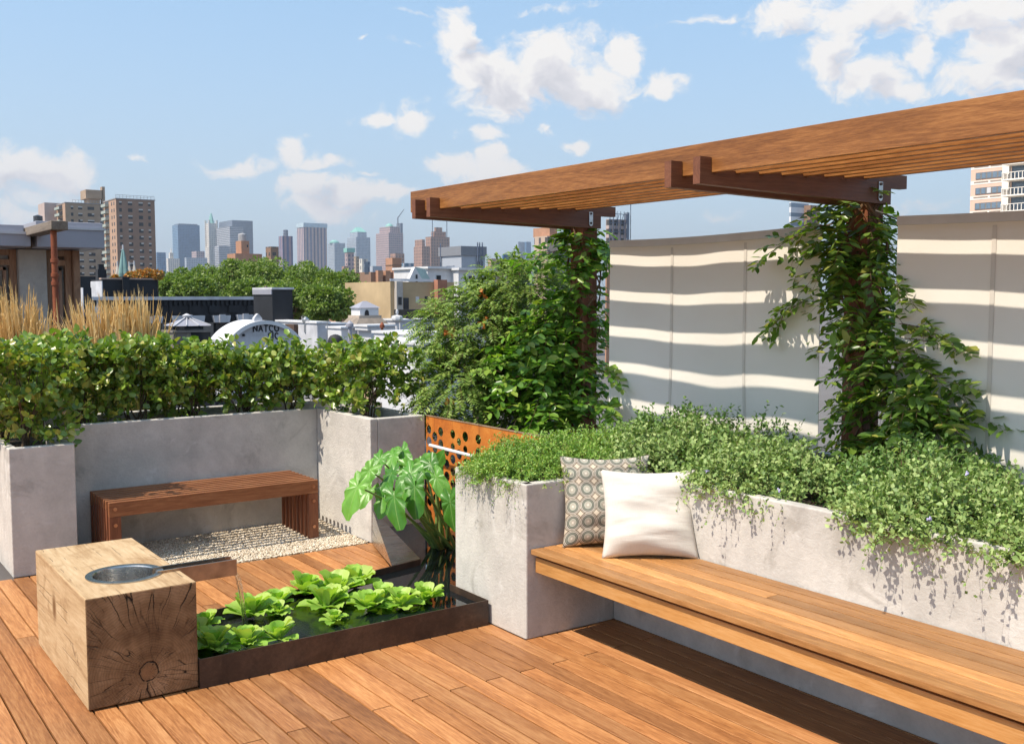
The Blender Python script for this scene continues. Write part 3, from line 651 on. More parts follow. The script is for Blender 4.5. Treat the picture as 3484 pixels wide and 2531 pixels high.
# ---------------------------------------------------------------- pergola
pg = thing('pergola', 'cantilevered hardwood pergola of long slats on paired rafters and vine covered posts', 'pergola', (4.85, 4.7, 0))
ZB, ZT, RISE = 2.316, 2.457, .0062
XS = [3.543+.162*k for k in range(8)]
for k, xx in enumerate(XS):
    b = MB(); b.box(xx, xx+.029, .2, 6.21, ZB+RISE*k, ZT+RISE*k); mesh(b, 'slat', mt['slat'], pg, bevel=.0025)
def rafter(y0, y1, rise=0.0):
    poly2 = [(3.468, 2.262), (4.915, 2.236), (4.915, 2.327), (5.055, 2.327), (5.055, 2.398), (XS[-1]+.032, 2.398)]
    for k, xx in enumerate(reversed(XS)):
        kk = len(XS)-1-k
        zk = ZB+RISE*kk; poly2 += [(xx+.0315, zk+.014 if kk < 7 else 2.398), (xx+.0315, zk-.0015), (xx-.0025, zk-.0015)]
        if kk > 0: poly2 += [(xx-.0025, zk+.012)]
    poly2 += [(XS[0]-.0025, 2.386), (3.468, 2.386)]
    m_ = MB(); m_.ext(poly2, 'y', y0, y1); return m_
POST = [(4.78, 3.457), (4.78, 5.872)]
for (px_, py_) in POST:
    for (a, c) in ((py_-.047, py_-.002), (py_+.142, py_+.187)):
        o = mesh(rafter(a, c), 'rafter', mt['rafter'], pg)
    b = MB(); b.box(px_, px_+.14, py_, py_+.14, .0, 2.36); o = mesh(b, 'post', mt['post'], pg, bevel=.004)
    b = MB(); b.box(px_+.02, px_+.055, py_-.0525, py_-.048, 2.268, 2.352)
    pts = [(px_+.0375+.0175*math.cos(a), 2.268+.0175*math.sin(a)) for a in np.linspace(math.pi, 2*math.pi, 9)]
    b.ext(pts, 'y', py_-.0525, py_-.048); br = mesh(b, 'bracket', mt['chrome'], pg)
    for zz in (2.272, 2.34): b = MB(); b.tube([(px_+.0375, py_-.058, zz), (px_+.0375, py_-.052, zz)], .008, 10); mesh(b, 'bracket_bolt', mt['darksteel'], br)

# ---------------------------------------------------------------- canvas screens
def screen(y0, y1, label, seams, zl, zr, sag, seed):
    t = thing('canvas_screen', label, 'canvas screen', (4.85, (y0+y1)/2, .9), 'canvas wind screens between the pergola posts')
    nu, nv = 72, 60; V = []; r_ = random.Random(seed); ph = [r_.uniform(0, 6.28) for _ in range(6)]
    def xo(u, v):      # u 0 at y0 ; v 0 bottom 1 top
        bow = .018*math.sin(math.pi*u)**1.0*(.55+.45*v)
        wv = (1-v)*.012*math.sin(3.2*u+2.4*v+ph[0])+.006*math.sin(7*u-3*v+ph[1])+(1-v)**2*.034*math.sin(8*(1-u)**2+4*v+ph[2])*(1-u)**1.5+.002*math.sin(23*u+7*v+ph[3])
        return 4.73+bow+wv*(.3+.7*math.sin(math.pi*min(max(u, .04), .96)))
    def zz(u, v): zt = zr*(1-u)+zl*u-sag*4*u*(1-u); return .80+(zt-.80)*v
    for j in range(nv+1):
        for i_ in range(nu+1): u, v = i_/nu, j/nv; V.append((xo(u, v), y0+(y1-y0)*u, zz(u, v)))
    n0 = len(V); V += [(x_+.004, y_, z_) for x_, y_, z_ in V]
    w = nu+1; F = []
    for j in range(nv):
        for i_ in range(nu):
            a = j*w+i_; F.append((a, a+w, a+w+1, a+1)); F.append((n0+a, n0+a+1, n0+a+w+1, n0+a+w))
    for i_ in range(nu): F.append((nv*w+i_, n0+nv*w+i_, n0+nv*w+i_+1, nv*w+i_+1))
    m_ = MB(); m_.add(V, F); mesh(m_, 'cloth', mt['canvas'], t, smooth=True)
    m_ = MB(); pts = [(xo(k/40, 1)+.002, y0+(y1-y0)*k/40, zz(k/40, 1)+.004) for k in range(41)]; 
    for k in range(40):
        (xa_, ya_, za_), (xb_, yb_, zb_) = pts[k], pts[k+1]
        m_.add([(xa_-.014, ya_, za_-.045), (xa_+.010, ya_, za_-.045), (xa_+.010, ya_, za_), (xa_-.010, ya_, za_+.002), (xb_-.014, yb_, zb_-.045), (xb_+.010, yb_, zb_-.045), (xb_+.010, yb_, zb_), (xb_-.010, yb_, zb_+.002)],
               [(0,1,5,4),(1,2,6,5),(2,3,7,6),(3,0,4,7)])
    m_.add([pts[0]], []); mesh(m_, 'top_hem', mt['canvas_edge'], t)
    for ys_ in seams:
        u = (ys_-y0)/(y1-y0); m_ = MB(); h = .011
        for k in range(24):
            va, vb = k/24, (k+1)/24
            if vb > .985: continue
            du = h/(y1-y0)
            q = [(xo(u-du, va)-.003, ys_-h, zz(u, va)), (xo(u+du, va)-.003, ys_+h, zz(u, va)), (xo(u+du, vb)-.003, ys_+h, zz(u, vb)), (xo(u-du, vb)-.003, ys_-h, zz(u, vb))]
            m_.add(q, [(0,1,2,3)])
        mesh(m_, 'seam', mt['seam'], t)
    m_ = MB(); m_.tube([(xo(0, 1), y0, zz(0, 1)-.01), (4.73, y0-.14, zz(0, 1)+.02)] if seed == 1 else [(xo(1, 1), y1, zz(1, 1)-.01), (4.78, y1+.18, zz(1, 1)+.05)], .006, 6); mesh(m_, 'tension_cable', mt['chrome'], t)
    return t
screen(3.72, 5.505, 'left cream canvas screen striped by slat shadows, hung between the two vine covered posts', [4.275, 4.908], 2.124, 2.136, .014, 1)
screen(1.20, 3.235, 'right cream canvas screen at the photo edge, beside the nearer vine covered post', [2.72, 2.02], 2.150, 2.132, .010, 2)

# ---------------------------------------------------------------- cushions
def cushion(name, mat, label, c, right, lean, w, h, th, ear, seed):
    """c: middle of the bottom edge; right: unit vector along the cushion; lean: degrees backwards"""
    r_ = Vector(right).normalized(); back = Vector((-r_.y, r_.x, 0)); back = back if back.y > 0 or back.x > 0 else -back
    up = (Vector((0, 0, 1))*math.cos(R(lean))+back*math.sin(R(lean))); nrm = r_.cross(up)
    if nrm.dot(Vector((-.6, -.8, 0))) < 0: nrm = -nrm
    n_ = 40; rn = random.Random(seed); ph = [rn.uniform(0, 6.28) for _ in range(8)]
    V = []; UV = []
    for side in (1, -1):
        for j in range(n_+1):
            for i_ in range(n_+1):
                u, v = 2*i_/n_-1, 2*j/n_-1
                k = ear*(1-abs(v)**2.0); kk = ear*(1-abs(u)**2.0)
                x_ = u*(1-k*abs(u)**1.5)*w/2; y_ = v*(1-kk*abs(v)**1.5)*h/2
                prof = max(0, (1-abs(u)**2.6)*(1-abs(v)**2.6))**.62
                t = th/2*prof*(1.0-.18*v)
                t += prof*(.010*math.sin(3.1*v+1.2*u+ph[0])+.007*math.sin(7*v-2*u+ph[1])+.0045*math.sin(13*v+3*u+ph[2])+.004*math.sin(9*u+5*v+ph[3]))*(1 if side == 1 else .3)
                crease = .006*prof*math.exp(-((v+.18+.15*u*u)/.035)**2)+.005*prof*math.exp(-((v+.55-.12*u)/.03)**2)+.006*prof*math.exp(-((v-.25+.2*u)/.03)**2)
                t -= crease*(1 if side == 1 else 0)
                sag = -.02*h*(1-abs(v))*(u*u)
                V.append(Vector(c)+r_*x_+up*(y_+h/2+sag)+nrm*(side*t)); UV.append(((u+1)/2, (v+1)/2))
    w1 = n_+1; N0 = w1*w1; F = []
    for j in range(n_):
        for i_ in range(n_): a = j*w1+i_; F.append((a, a+1, a+w1+1, a+w1)); F.append((N0+a, N0+a+w1, N0+a+w1+1, N0+a+1))
    m_ = MB(); m_.add(V, F); o = single(m_, name, mat, label, 'cushion', c, 'scatter cushions on the built-in bench', smooth=True)
    bm = bmesh.new(); bm.from_mesh(o.data); uvl = bm.loops.layers.uv.new('UVMap')
    for f in bm.faces:
        for l in f.loops: l[uvl].uv = UV[l.vert.index]
    bmesh.ops.remove_doubles(bm, verts=bm.verts, dist=1e-5); bm.to_mesh(o.data); bm.free(); o.data.shade_smooth(); return o
cushion('cushion', mt['linen'], 'plain white linen cushion leaning in front of the patterned one', (3.417, 3.665, .466), (.80, -.60, 0), 21, .475, .445, .15, .09, 5)
cushion('cushion', mt['medallion'], 'grey and brown medallion patterned cushion in the bench corner', (3.405, 3.965, .466), (.85, -.52, 0), 17, .475, .475, .14, .10, 9)
# ================================================================ plants of the terrace
def foliage(t, name, Vs, Fs, mat): 
    o = 0; VV = []; FF = []
    for V, F in zip(Vs, Fs): VV.append(V); FF.append(F+o); o += len(V)
    return npmesh(np.concatenate(VV), np.concatenate(FF), name, mat, t)
def in_ell(rng, n, c, r, shell=.35):
    d = rdir(rng, n); rad = rng.uniform(shell, 1, (n, 1))**.5
    return np.array(c)+d*rad*np.array(r), d

# ---- broad-leaved hedge
def hedge(seed, x, y, z0, zt, rx, ry, nspr, label, dens=1.0):
    rng = np.random.default_rng(seed); t = thing('hedge_shrub', label, 'shrub', (x, y, z0), 'broad leaved hedge shrubs in the planters')
    hz_ = (zt-z0); zc = z0+hz_*.62
    nspr = int(nspr*1.5)
    q = rng.uniform(-1, 1, (nspr, 3)); d = q*np.array([1, 1, 1.0])
    prof = 1-.25*np.clip(-q[:, 2:3], 0, 1)
    P = np.array([x, y, z0+hz_*.56])+q*np.array([rx*.98, ry*.8, hz_*.34])*np.concatenate([prof, prof, np.ones_like(prof)], 1)
    P[:, 2] += rng.normal(0, .03, nspr)+.04*np.sin(P[:, 0]*9+seed)
    D = nz(d*np.array([.6, .75, .5])+Z*.7+rng.normal(0, .35, P.shape))
    Ln = rng.uniform(.09, .19, nspr)
    a = sprigs(rng, P, D, Ln, 8, .053, .038, droop=.25, jit=.75, up=.15, stem=.0018)
    n2 = int(nspr*.18); P2 = np.stack([x+rng.uniform(-rx*.8, rx*.8, n2), y+rng.uniform(-ry*.7, ry*.7, n2), np.full(n2, z0+hz_*.72)], 1)
    b = sprigs(rng, P2, Z+rng.normal(0, .28, P2.shape), rng.uniform(.10, .26, n2), 8, .056, .038, droop=.05, jit=.4, up=.2, stem=.002)
    foliage(t, 'foliage', [a[0], b[0]], [a[1], b[1]], mt['leaf_hedge'])
    m_ = MB()
    for k in range(9):
        a0 = rng.uniform(0, 6.28); bx, by = x+rng.normal(0, .05), y+rng.normal(0, .03)
        pts = [Vector((bx, by, z0-.02))]
        ex, ey = x+math.cos(a0)*rx*.8*rng.uniform(.3, 1), y+math.sin(a0)*ry*.6*rng.uniform(.3, 1)
        for q in range(1, 5):
            f = q/4; pts.append(Vector((bx+(ex-bx)*f+rng.normal(0, .012), by+(ey-by)*f+rng.normal(0, .012), z0+hz_*.75*f)))
        m_.tube(pts, [.0075, .006, .005, .004, .002], 5)
    mesh(m_, 'stem', mt['stem'], t)
    foliage(t, 'twig', [a[2], b[2]], [a[3], b[3]], mt['stem']); return t
hedge(11, 1.28, 7.22, .745, 1.45, .27, .25, 130, 'leafy hedge shrub in the low square planter, nearest the left photo edge')
hedge(12, 1.17, 7.75, .745, 1.46, .34, .30, 120, 'hedge shrub at the left photo edge below the shorter golden grass')
hedge(13, 1.68, 7.66, .81, 1.43, .30, .24, 135, 'dense hedge shrub above the left end of the slatted bench')
hedge(14, 2.08, 7.66, .81, 1.40, .29, .24, 130, 'hedge shrub above the middle of the slatted bench')
hedge(15, 2.46, 7.66, .81, 1.36, .28, .23, 120, 'hedge shrub with tall tips, just left of the white graffiti arch')
hedge(16, 2.84, 7.64, .81, 1.30, .27, .23, 90, 'thinner hedge shrub with bare lower stems in front of the white graffiti arch')
hedge(17, 3.22, 7.55, .81, 1.33, .27, .26, 105, 'hedge shrub at the inner corner of the concrete wall')
hedge(18, 3.63, 7.02, .81, 1.36, .29, .38, 160, 'hedge shrub at the right end of the concrete wall, next to the orange panel')

# ---- feather reed grass
def reed(seed, px, py_top, dist, spread, n, label):
    rng = np.random.default_rng(seed); c = at_d(px, 1150, dist); c = Vector((c.x, c.y, -.05))
    zt = at_d(px, py_top, dist).z; t = thing('feather_reed_grass', label, 'ornamental grass', tuple(c), 'clumps of feather reed grass behind the hedge')
    heads = MB(); bl = MB()
    pot = MB(); pot.lathe([(.16, 0), (.21, .32), (.20, .32), (.19, .28)], c, 20)
    mesh(pot, 'pot', mt['darksteel'], t)
    for k in range(n):
        a = rng.uniform(0, 6.28); r0 = rng.uniform(0, .09); lean = abs(rng.normal(.10, .10))
        b0 = Vector((c.x+r0*math.cos(a), c.y+r0*math.sin(a), .24)); h = (zt-.24)*(1-min(.42, abs(rng.normal(0, .08))))
        dx = Vector((math.cos(a), math.sin(a), 0))*lean*1.5*spread + Vector((RT[0], RT[1], 0))*(-.07*spread+rng.normal(0, .06)); wob = Vector((rng.normal(0, .012), rng.normal(0, .012), 0))
        p = lambda f: b0+dx*f**1.8+wob*math.sin(f*7)+Vector((0, 0, h*(f-.06*f**4*lean*8)))
        bl.tube([p(0), p(.35), p(.70)], [.0022, .002, .0016], 3, cap=False)
        r1 = rng.uniform(.0045, .0085); f0 = rng.uniform(.60, .72); L_ = 1-f0
        heads.tube([p(f0), p(f0+L_*.2), p(f0+L_*.45), p(f0+L_*.75), p(1)], [.001, r1*.8, r1, r1*.6, .0005], 4, cap=False)
        for q in range(5):                                   # loose spikelets along the plume
            f = f0+L_*rng.uniform(.1, .9); d = Vector(rdir(rng, 1)[0])*.016; heads.tube([p(f), p(f)+d+Vector((0, 0, .035))], [.0026, .0006], 3, cap=False)
    for k in range(int(n*1.3)):
        a = rng.uniform(0, 6.28); r0 = rng.uniform(0, .11); L = rng.uniform(.45, .95)*(zt-.3)
        b0 = Vector((c.x+r0*math.cos(a), c.y+r0*math.sin(a), .24)); dx = Vector((math.cos(a), math.sin(a), 0))*rng.uniform(.05, .35)
        p = lambda f: b0+dx*f**2+Vector((0, 0, L*(f-.18*f*f*rng.uniform(.5, 1.5))))
        bl.tube([p(0), p(.33), p(.66), p(1)], [.0032, .0034, .0026, .0004], 3, cap=False)
    mesh(bl, 'blades', mt['grass_green'], t); mesh(heads, 'seed_heads', mt['grass_gold'], t)
reed(21, 58, 940, 8.6, .5, 110, 'tall sparse golden grass clump at the left photo edge')
reed(22, 128, 1000, 8.7, .5, 100, 'shorter golden grass clump left of the rusty pipe')
reed(23, 318, 985, 8.7, .5, 130, 'golden grass clump just right of the rusty pipe')
reed(24, 400, 970, 8.8, .6, 150, 'dense golden grass clump in front of the small black brick box')
reed(25, 482, 955, 8.9, .55, 110, 'golden grass clump furthest right, with upright tips against the black wall')

# ---- vines on the posts: compound leaf sprays
def vine(seed, post, env, n, label, mat, leafL, leafW, spray, npair, tails=()):
    """env: list of (z, dx, dy, r) giving middle offset from the post and radius of the mass at that height"""
    rng = np.random.default_rng(seed); cx, cy = post; t = thing('climbing_vine', label, 'climbing vine', (cx, cy, .77))
    E = np.array(env); zz = rng.uniform(0, 1, n*3)
    zs = E[:, 0]; w = E[:, 3]**1.1; cw = np.concatenate([[0], np.cumsum((w[1:]+w[:-1])/2*np.diff(zs))]); z = np.interp(rng.uniform(0, cw[-1], n), cw, zs)
    r_ = np.interp(z, zs, E[:, 3]); ox = np.interp(z, zs, E[:, 1]); oy = np.interp(z, zs, E[:, 2])
    a = rng.uniform(0, 2*math.pi, n); q = rng.uniform(0, 1, n)**.55
    rad = np.maximum(r_*q-spray*.45, .03)
    P = np.stack([cx+ox+np.cos(a)*rad, cy+oy+np.sin(a)*rad, z], 1)
    D = np.stack([np.cos(a), np.sin(a), rng.normal(.12, .4, n)], 1)+rng.normal(0, .35, (n, 3))
    s1 = sprigs(rng, P, D, rng.uniform(.6, 1.25, n)*spray, npair, leafL, leafW, droop=.5, pinnate=True, jit=.28, up=.45, stem=.0017)
    Vs, Fs, SV, SFx = [s1[0]], [s1[1]], [s1[2]], [s1[3]]
    for (p0, d, L) in tails:
        m_ = 9; f = np.linspace(.15, 1, m_); p0 = np.array(p0, float); d = nz(np.array(d, float))
        C = p0+d*(L*f)[:, None]-Z*(.28*L*f**2)[:, None]
        s2 = sprigs(rng, C, d+rng.normal(0, .45, (m_, 3)), np.linspace(1.0, .55, m_)*spray*.75, max(3, npair-1), leafL*.9, leafW*.9, droop=.45, pinnate=True, jit=.3, up=.4)
        Vs.append(s2[0]); Fs.append(s2[1]); SV.append(s2[2]); SFx.append(s2[3])
        s3 = sprigs(rng, p0[None], d[None], np.array([L]), 2, .001, .001, droop=.28, stem=.003); SV.append(s3[2]); SFx.append(s3[3])
    foliage(t, 'foliage', Vs, Fs, mat)
    m_ = MB()
    for k in range(5):
        a0 = rng.uniform(0, 6.28); pts = []
        for q in range(26):
            f = q/25; aa = a0+f*9*(1 if k % 2 else -1); rr = .105+.02*math.sin(9*f+k)
            pts.append(Vector((cx+math.cos(aa)*rr, cy+math.sin(aa)*rr, .72+f*1.56)))
        m_.tube(pts, .008-.001*k, 5)
    mesh(m_, 'stem', mt['vstem'], t)
    foliage(t, 'twig', SV, SFx, mt['vstem']); return t
V2 = (4.85, 3.527)
vine(31, V2, [(.80,-.22,-.14,.09),(.90,-.14,-.20,.20),(1.05,-.10,-.42,.42),(1.2,-.10,-.43,.44),(1.32,-.08,-.38,.40),(1.45,-.05,-.24,.30),(1.58,-.03,-.03,.19),(1.72,-.03,.02,.18),(1.9,-.03,.05,.22),(2.05,-.03,.06,.24),(2.18,-.03,.05,.23),(2.27,-.03,.03,.17)], 480,
     'wisteria vine climbing the nearer pergola post, thick at the foot and under the beams', mt['leaf_vine_dark'], .082, .035, .26, 5,
     [((4.75,3.40,1.50),(-.1,-1,.25),.55),((4.75,3.42,1.38),(-.15,-1,.15),.60),((4.75,3.62,2.15),(-.35,1,-.15),.42),((4.75,3.5,1.95),(-.2,-.9,-.25),.40),((4.7,3.30,1.12),(-.2,-1,.3),.55),((4.75,3.70,1.78),(-.2,1,-.35),.34),((4.75,3.3,1.6),(-.25,-1,.1),.45)])
V1 = (4.85, 5.942)
vine(32, V1, [(.78,-.30,.05,.25),(.95,-.25,.10,.40),(1.15,-.20,.20,.48),(1.35,-.15,.25,.45),(1.5,-.1,.18,.38),(1.65,-.05,.10,.27),(1.78,.0,.06,.13),(1.95,.0,.0,.09),(2.05,.0,.05,.17),(2.15,.0,.05,.22),(2.24,.0,.03,.16)], 520,
     'bright green trumpet vine climbing the farther pergola post beside the feathery shrub', mt['leaf_vine'], .092, .048, .25, 4,
     [((4.75,6.0,2.08),(-.35,.9,.05),.42),((4.75,5.85,2.12),(.1,-1,-.2),.32),((4.7,5.8,1.25),(-.2,-1,.1),.45),((4.7,5.75,1.0),(-.25,-1,.2),.48),((4.5,6.3,1.0),(-.8,.4,-.4),.4)])

# ---- big feathery shrub beyond the panel
def feathery(seed, cs, label, n, top=None):
    rng = np.random.default_rng(seed); c0 = cs[0]; t = thing('feathery_shrub', label, 'shrub', (c0[0], c0[1], .5))
    Vs, Fs, SV, SFx = [], [], [], []
    for (x, y, z, rx, ry, rz, k) in cs:
        m = int(n*k); P, d = in_ell(rng, m, (x, y, z), (rx, ry, rz), .25)
        D = d*np.array([1, 1, .7])+Z*.25+rng.normal(0, .35, d.shape)
        s = sprigs(rng, P, D, rng.uniform(.13, .25, m), 10, .050, .0165, droop=.55, pinnate=True, tpl=T4, jit=.16, up=.6, stem=.0013)
        Vs.append(s[0]); Fs.append(s[1]); SV.append(s[2]); SFx.append(s[3])
    foliage(t, 'foliage', Vs, Fs, mt['leaf_fern']); foliage(t, 'twig', SV, SFx, mt['vstem'])
    m_ = MB()
    for k in range(14):
        (x, y, z, rx, ry, rz, q) = cs[k % len(cs)]
        e = Vector((x+rng.uniform(-.5, .5)*rx, y+rng.uniform(-.5, .5)*ry, z+rng.uniform(.0, .5)*rz)); b0 = Vector((c0[0]+rng.normal(0, .10), c0[1]+rng.normal(0, .10), .48))
        m_.tube([b0, b0.lerp(e, .4)+Vector((rng.normal(0, .05), rng.normal(0, .05), .10)), e], [.016, .010, .003], 5)
    mesh(m_, 'stem', mt['bark'], t)
    for k in range(5):
        (x, y, z, rx, ry, rz, q) = cs[k % len(cs)]; d = rdir(rng, 1)[0]; d[0] = -abs(d[0]); d[1] = -abs(d[1])
        p = Vector((x+d[0]*rx, y+d[1]*ry, z+d[2]*rz*.7)); m_ = MB()
        for q in range(5): dd = Vector(rdir(rng, 1)[0])*.05; m_.tube([p-dd*.1, p+dd*.8, p+dd], [.006, .010, .016], 6)
        mesh(m_, 'flower', mt['flower_o'], t)
    return t
ca = at_d(1640, 1130, 8.3); cb = at_d(1780, 1010, 8.3); cc_ = at_d(1560, 1330, 7.9); ce = at_d(1800, 1300, 8.2)
feathery(41, [(ca.x, ca.y, ca.z, .50, .45, .38, .34), (cb.x, cb.y, cb.z, .42, .40, .33, .26), (cc_.x, cc_.y, cc_.z-.03, .32, .32, .36, .24), (ce.x, ce.y, ce.z, .40, .40, .40, .16)],
         'wide feathery green shrub with a few orange flowers behind the perforated orange panel', 3000)

# ---- ground cover in the right planter: one spreading plant after another
def cover(seed, x, y, rx, ry, h, n, label, mat, name='trailing_herb', L=.025, W=.0170, cat='herb plant', group=None, k=10, ln=(.08, .155), z0=.78, tpl=T4, up=.5, flowers=0):
    rng = np.random.default_rng(seed); t = thing(name, label, cat, (x, y, z0), group)
    q = np.sqrt(rng.uniform(0, 1, n)); a = rng.uniform(0, 2*math.pi, n)
    dx, dy = np.cos(a)*q, np.sin(a)*q
    bumps = .75+.25*np.sin(dx*7+seed)*np.sin(dy*6+seed*2)
    zz = z0+(.86*h*(1-q**2.2)*bumps)*rng.uniform(.45, 1.0, n)
    P = np.stack([x+dx*rx, y+dy*ry, zz], 1)
    D = np.stack([dx*.75, dy*.75, .85-.4*q], 1)+rng.normal(0, .33, (n, 3))
    s = sprigs(rng, P, D, rng.uniform(*ln, n), k, L, W, droop=.10, jit=.5, tpl=tpl, up=up, stem=.0011)
    foliage(t, 'foliage', [s[0]], [s[1]], mat); foliage(t, 'twig', [s[2]], [s[3]], mt['vstem'])
    if flowers:
        for i_ in rng.choice(n, flowers, replace=False):
            p = Vector(P[i_])+Vector((-.04, -.03, .08)); m_ = MB()
            for q_ in range(7): d = Vector(rdir(rng, 1)[0])*.011; m_.tube([p-d*.2, p+d], [.0014, .0042], 5)
            mesh(m_, 'flower', mt['flower'], t)
    return t
GC = 'grey green herbs spreading along the long concrete planter'
cover(51, 4.07, 4.12, .44, .52, .29, 1150, 'rounded grey green herb mound behind the cushions', mt['leaf_thyme'], group=GC)
cover(52, 4.29, 4.42, .45, .40, .36, 700, 'taller herb mound below the left end of the left canvas screen', mt['leaf_herb'], group=GC)
cover(53, 3.98, 3.42, .36, .42, .25, 1050, 'herb mound at the planter edge, left of the nearer post', mt['leaf_thyme'], group=GC, flowers=3)
cover(54, 4.34, 3.95, .34, .40, .30, 300, 'thin tall herb sprigs against the left canvas screen', mt['leaf_herb'], group=GC, ln=(.14, .26))
cover(55, 3.96, 2.42, .38, .42, .27, 1300, 'herb mound with lilac flowers spilling over the planter wall, right of the nearer post', mt['leaf_thyme'], group=GC, flowers=7)
cover(56, 4.29, 2.75, .42, .40, .33, 850, 'tall herb mound below the right canvas screen', mt['leaf_herb'], group=GC, flowers=4)
cover(57, 3.95, 1.75, .38, .45, .27, 1300, 'nearest herb mound at the right photo edge', mt['leaf_thyme'], group=GC, flowers=4)
cover(58, 3.42, 4.52, .42, .33, .21, 1500, 'bright green juniper like ground cover spilling over the square planter end', mt['leaf_juniper'], 'creeping_juniper', .020, .0085, 'ground cover plant', None, 13, (.07, .14), .775)
cover(59, 3.84, 4.60, .34, .26, .23, 650, 'yellow green juniper like ground cover behind the patterned cushion', mt['leaf_juniper'], 'creeping_juniper', .020, .0085, 'ground cover plant', None, 13, (.07, .14), .765)
def trailing(seed, pts, mat, label, L=.020, W=.0135, n=4, k=10, face='x'):
    rng = np.random.default_rng(seed); P = []; D = []; Ln = []
    for (x, y, z, ln) in pts:
        for q in range(n):
            P.append((x+rng.normal(0, .01), y+rng.normal(0, .03), z-rng.uniform(0, .02)))
            D.append((-.75+rng.normal(0, .15), rng.normal(0, .35), .1) if face == 'x' else (rng.normal(0, .3), -.7, .1)); Ln.append(ln*rng.uniform(.45, 1.05))
    x, y, z, _ = pts[len(pts)//2]; t = thing('trailing_sprigs', label, 'trailing plant', (x, y, z))
    s = sprigs(rng, np.array(P), np.array(D), np.array(Ln), k, L, W, droop=.95, jit=.5, tpl=T4, up=.2, stem=.0011)
    foliage(t, 'foliage', [s[0]], [s[1]], mat); foliage(t, 'twig', [s[2]], [s[3]], mt['vstem'])
trailing(61, [(3.66,3.72,.825,.14),(3.66,3.36,.825,.19),(3.66,3.24,.825,.15),(3.66,3.08,.82,.14)], mt['leaf_thyme'], 'herb sprigs hanging over the planter wall to the right of the white cushion')
trailing(62, [(3.66,2.55,.825,.16),(3.66,2.42,.825,.22),(3.66,2.28,.825,.17),(3.66,2.1,.825,.21),(3.66,1.95,.825,.2)], mt['leaf_thyme'], 'herb sprigs hanging over the planter wall above the near part of the bench', n=4)
trailing(63, [(3.05,4.62,.80,.17),(3.05,4.50,.80,.12),(3.05,4.30,.80,.14)], mt['leaf_juniper'], 'juniper sprigs hanging over the square planter end', .013, .005, 8, 14)
trailing(64, [(3.05,4.76,.80,.10)], mt['leaf_juniper'], 'short juniper tuft at the pond corner of the square planter end', .013, .005, 10, 14)

# ---- taro in the deep end of the pond
def heart(L, Wd, cup, wav, seed):
    rn = random.Random(seed); na, nr = 28, 5; V = [(0, 0, 0)]; F = []
    ph = rn.uniform(0, 6.28)
    for j in range(1, nr+1):
        f = j/nr
        for k in range(na):
            a = -math.pi+2*math.pi*(k+.5)/na; aa = abs(a)
            if aa < 1.9: r_ = .40+.60*max(0, 1-aa/1.25)**1.35+.03*math.cos(aa*2)
            else: r_ = .40+.14*math.sin((aa-1.9)/(2.75-1.9)*math.pi/2) if aa < 2.75 else .54*(math.pi-aa)/(math.pi-2.75)+.02
            x, y = math.cos(a)*r_*f*L, math.sin(a)*r_*f*Wd
            z = -cup*L*(f*r_)**2+abs(y)*.30*(1-f*.5)+wav*math.sin(a*9+ph)*f**2*.035*L+.02*L*math.sin(a*3+ph)*f
            V.append((x, y, z))
        b = 1+(j-1)*na
        for k in range(na):
            k2 = (k+1) % na
            if j == 1: F.append((0, 1+k, 1+k2))
            else: F.append((b-na+k, b+k, b+k2, b-na+k2))
    return V, F
def taro_mat():
    m, g = new_mat('taro_leaf'); uv = g.n('ShaderNodeTexCoord').outputs['UV']; x, y, z_ = g.sep(uv)[0:3]
    ang = g.m('ARCTAN2', y, g.m('ADD', x, .05)); vein = g.m('ABSOLUTE', g.m('SUBTRACT', g.m('FRACT', g.m('MULTIPLY', g.m('ABSOLUTE', ang), 1.9)), .5))
    vf = g.m('MAXIMUM', g.smooth(vein, .46, .498), g.smooth(g.m('ABSOLUTE', y), .02, .006)); r = g.n('ShaderNodeObjectInfo').outputs['Random']
    nn = g.noise(g.n('ShaderNodeTexCoord').outputs['Object'], 18, 4)
    c = g.ramp(g.m('ADD', g.m('MULTIPLY', r, .6), g.m('MULTIPLY', nn, .4)), [(.15, (.045,.16,.016)), (.5, (.09,.27,.028)), (.85, (.18,.40,.055))])
    c = g.mix(g.m('MULTIPLY', vf, .55), c, (.28,.42,.13)); b = bsdf(g, c, .36, g.bump(g.m('ADD', nn, vf), .35, .006), spec=.45)
    t = g.n('ShaderNodeBsdfTranslucent', {'Color': g.vm('MULTIPLY', c, (1.5,1.7,.4))})
    out(g, g.n('ShaderNodeMixShader', {0: .2, 1: b.outputs[0], 2: t.outputs[0]})); return m
mt['taro'] = taro_mat()
tz = at_z(1490, 1800, .1); TB = Vector((3.50, 5.72, .10))
ta = thing('taro_plant', 'large heart leaved taro standing in the deep end of the pond', 'water plant', tuple(TB))
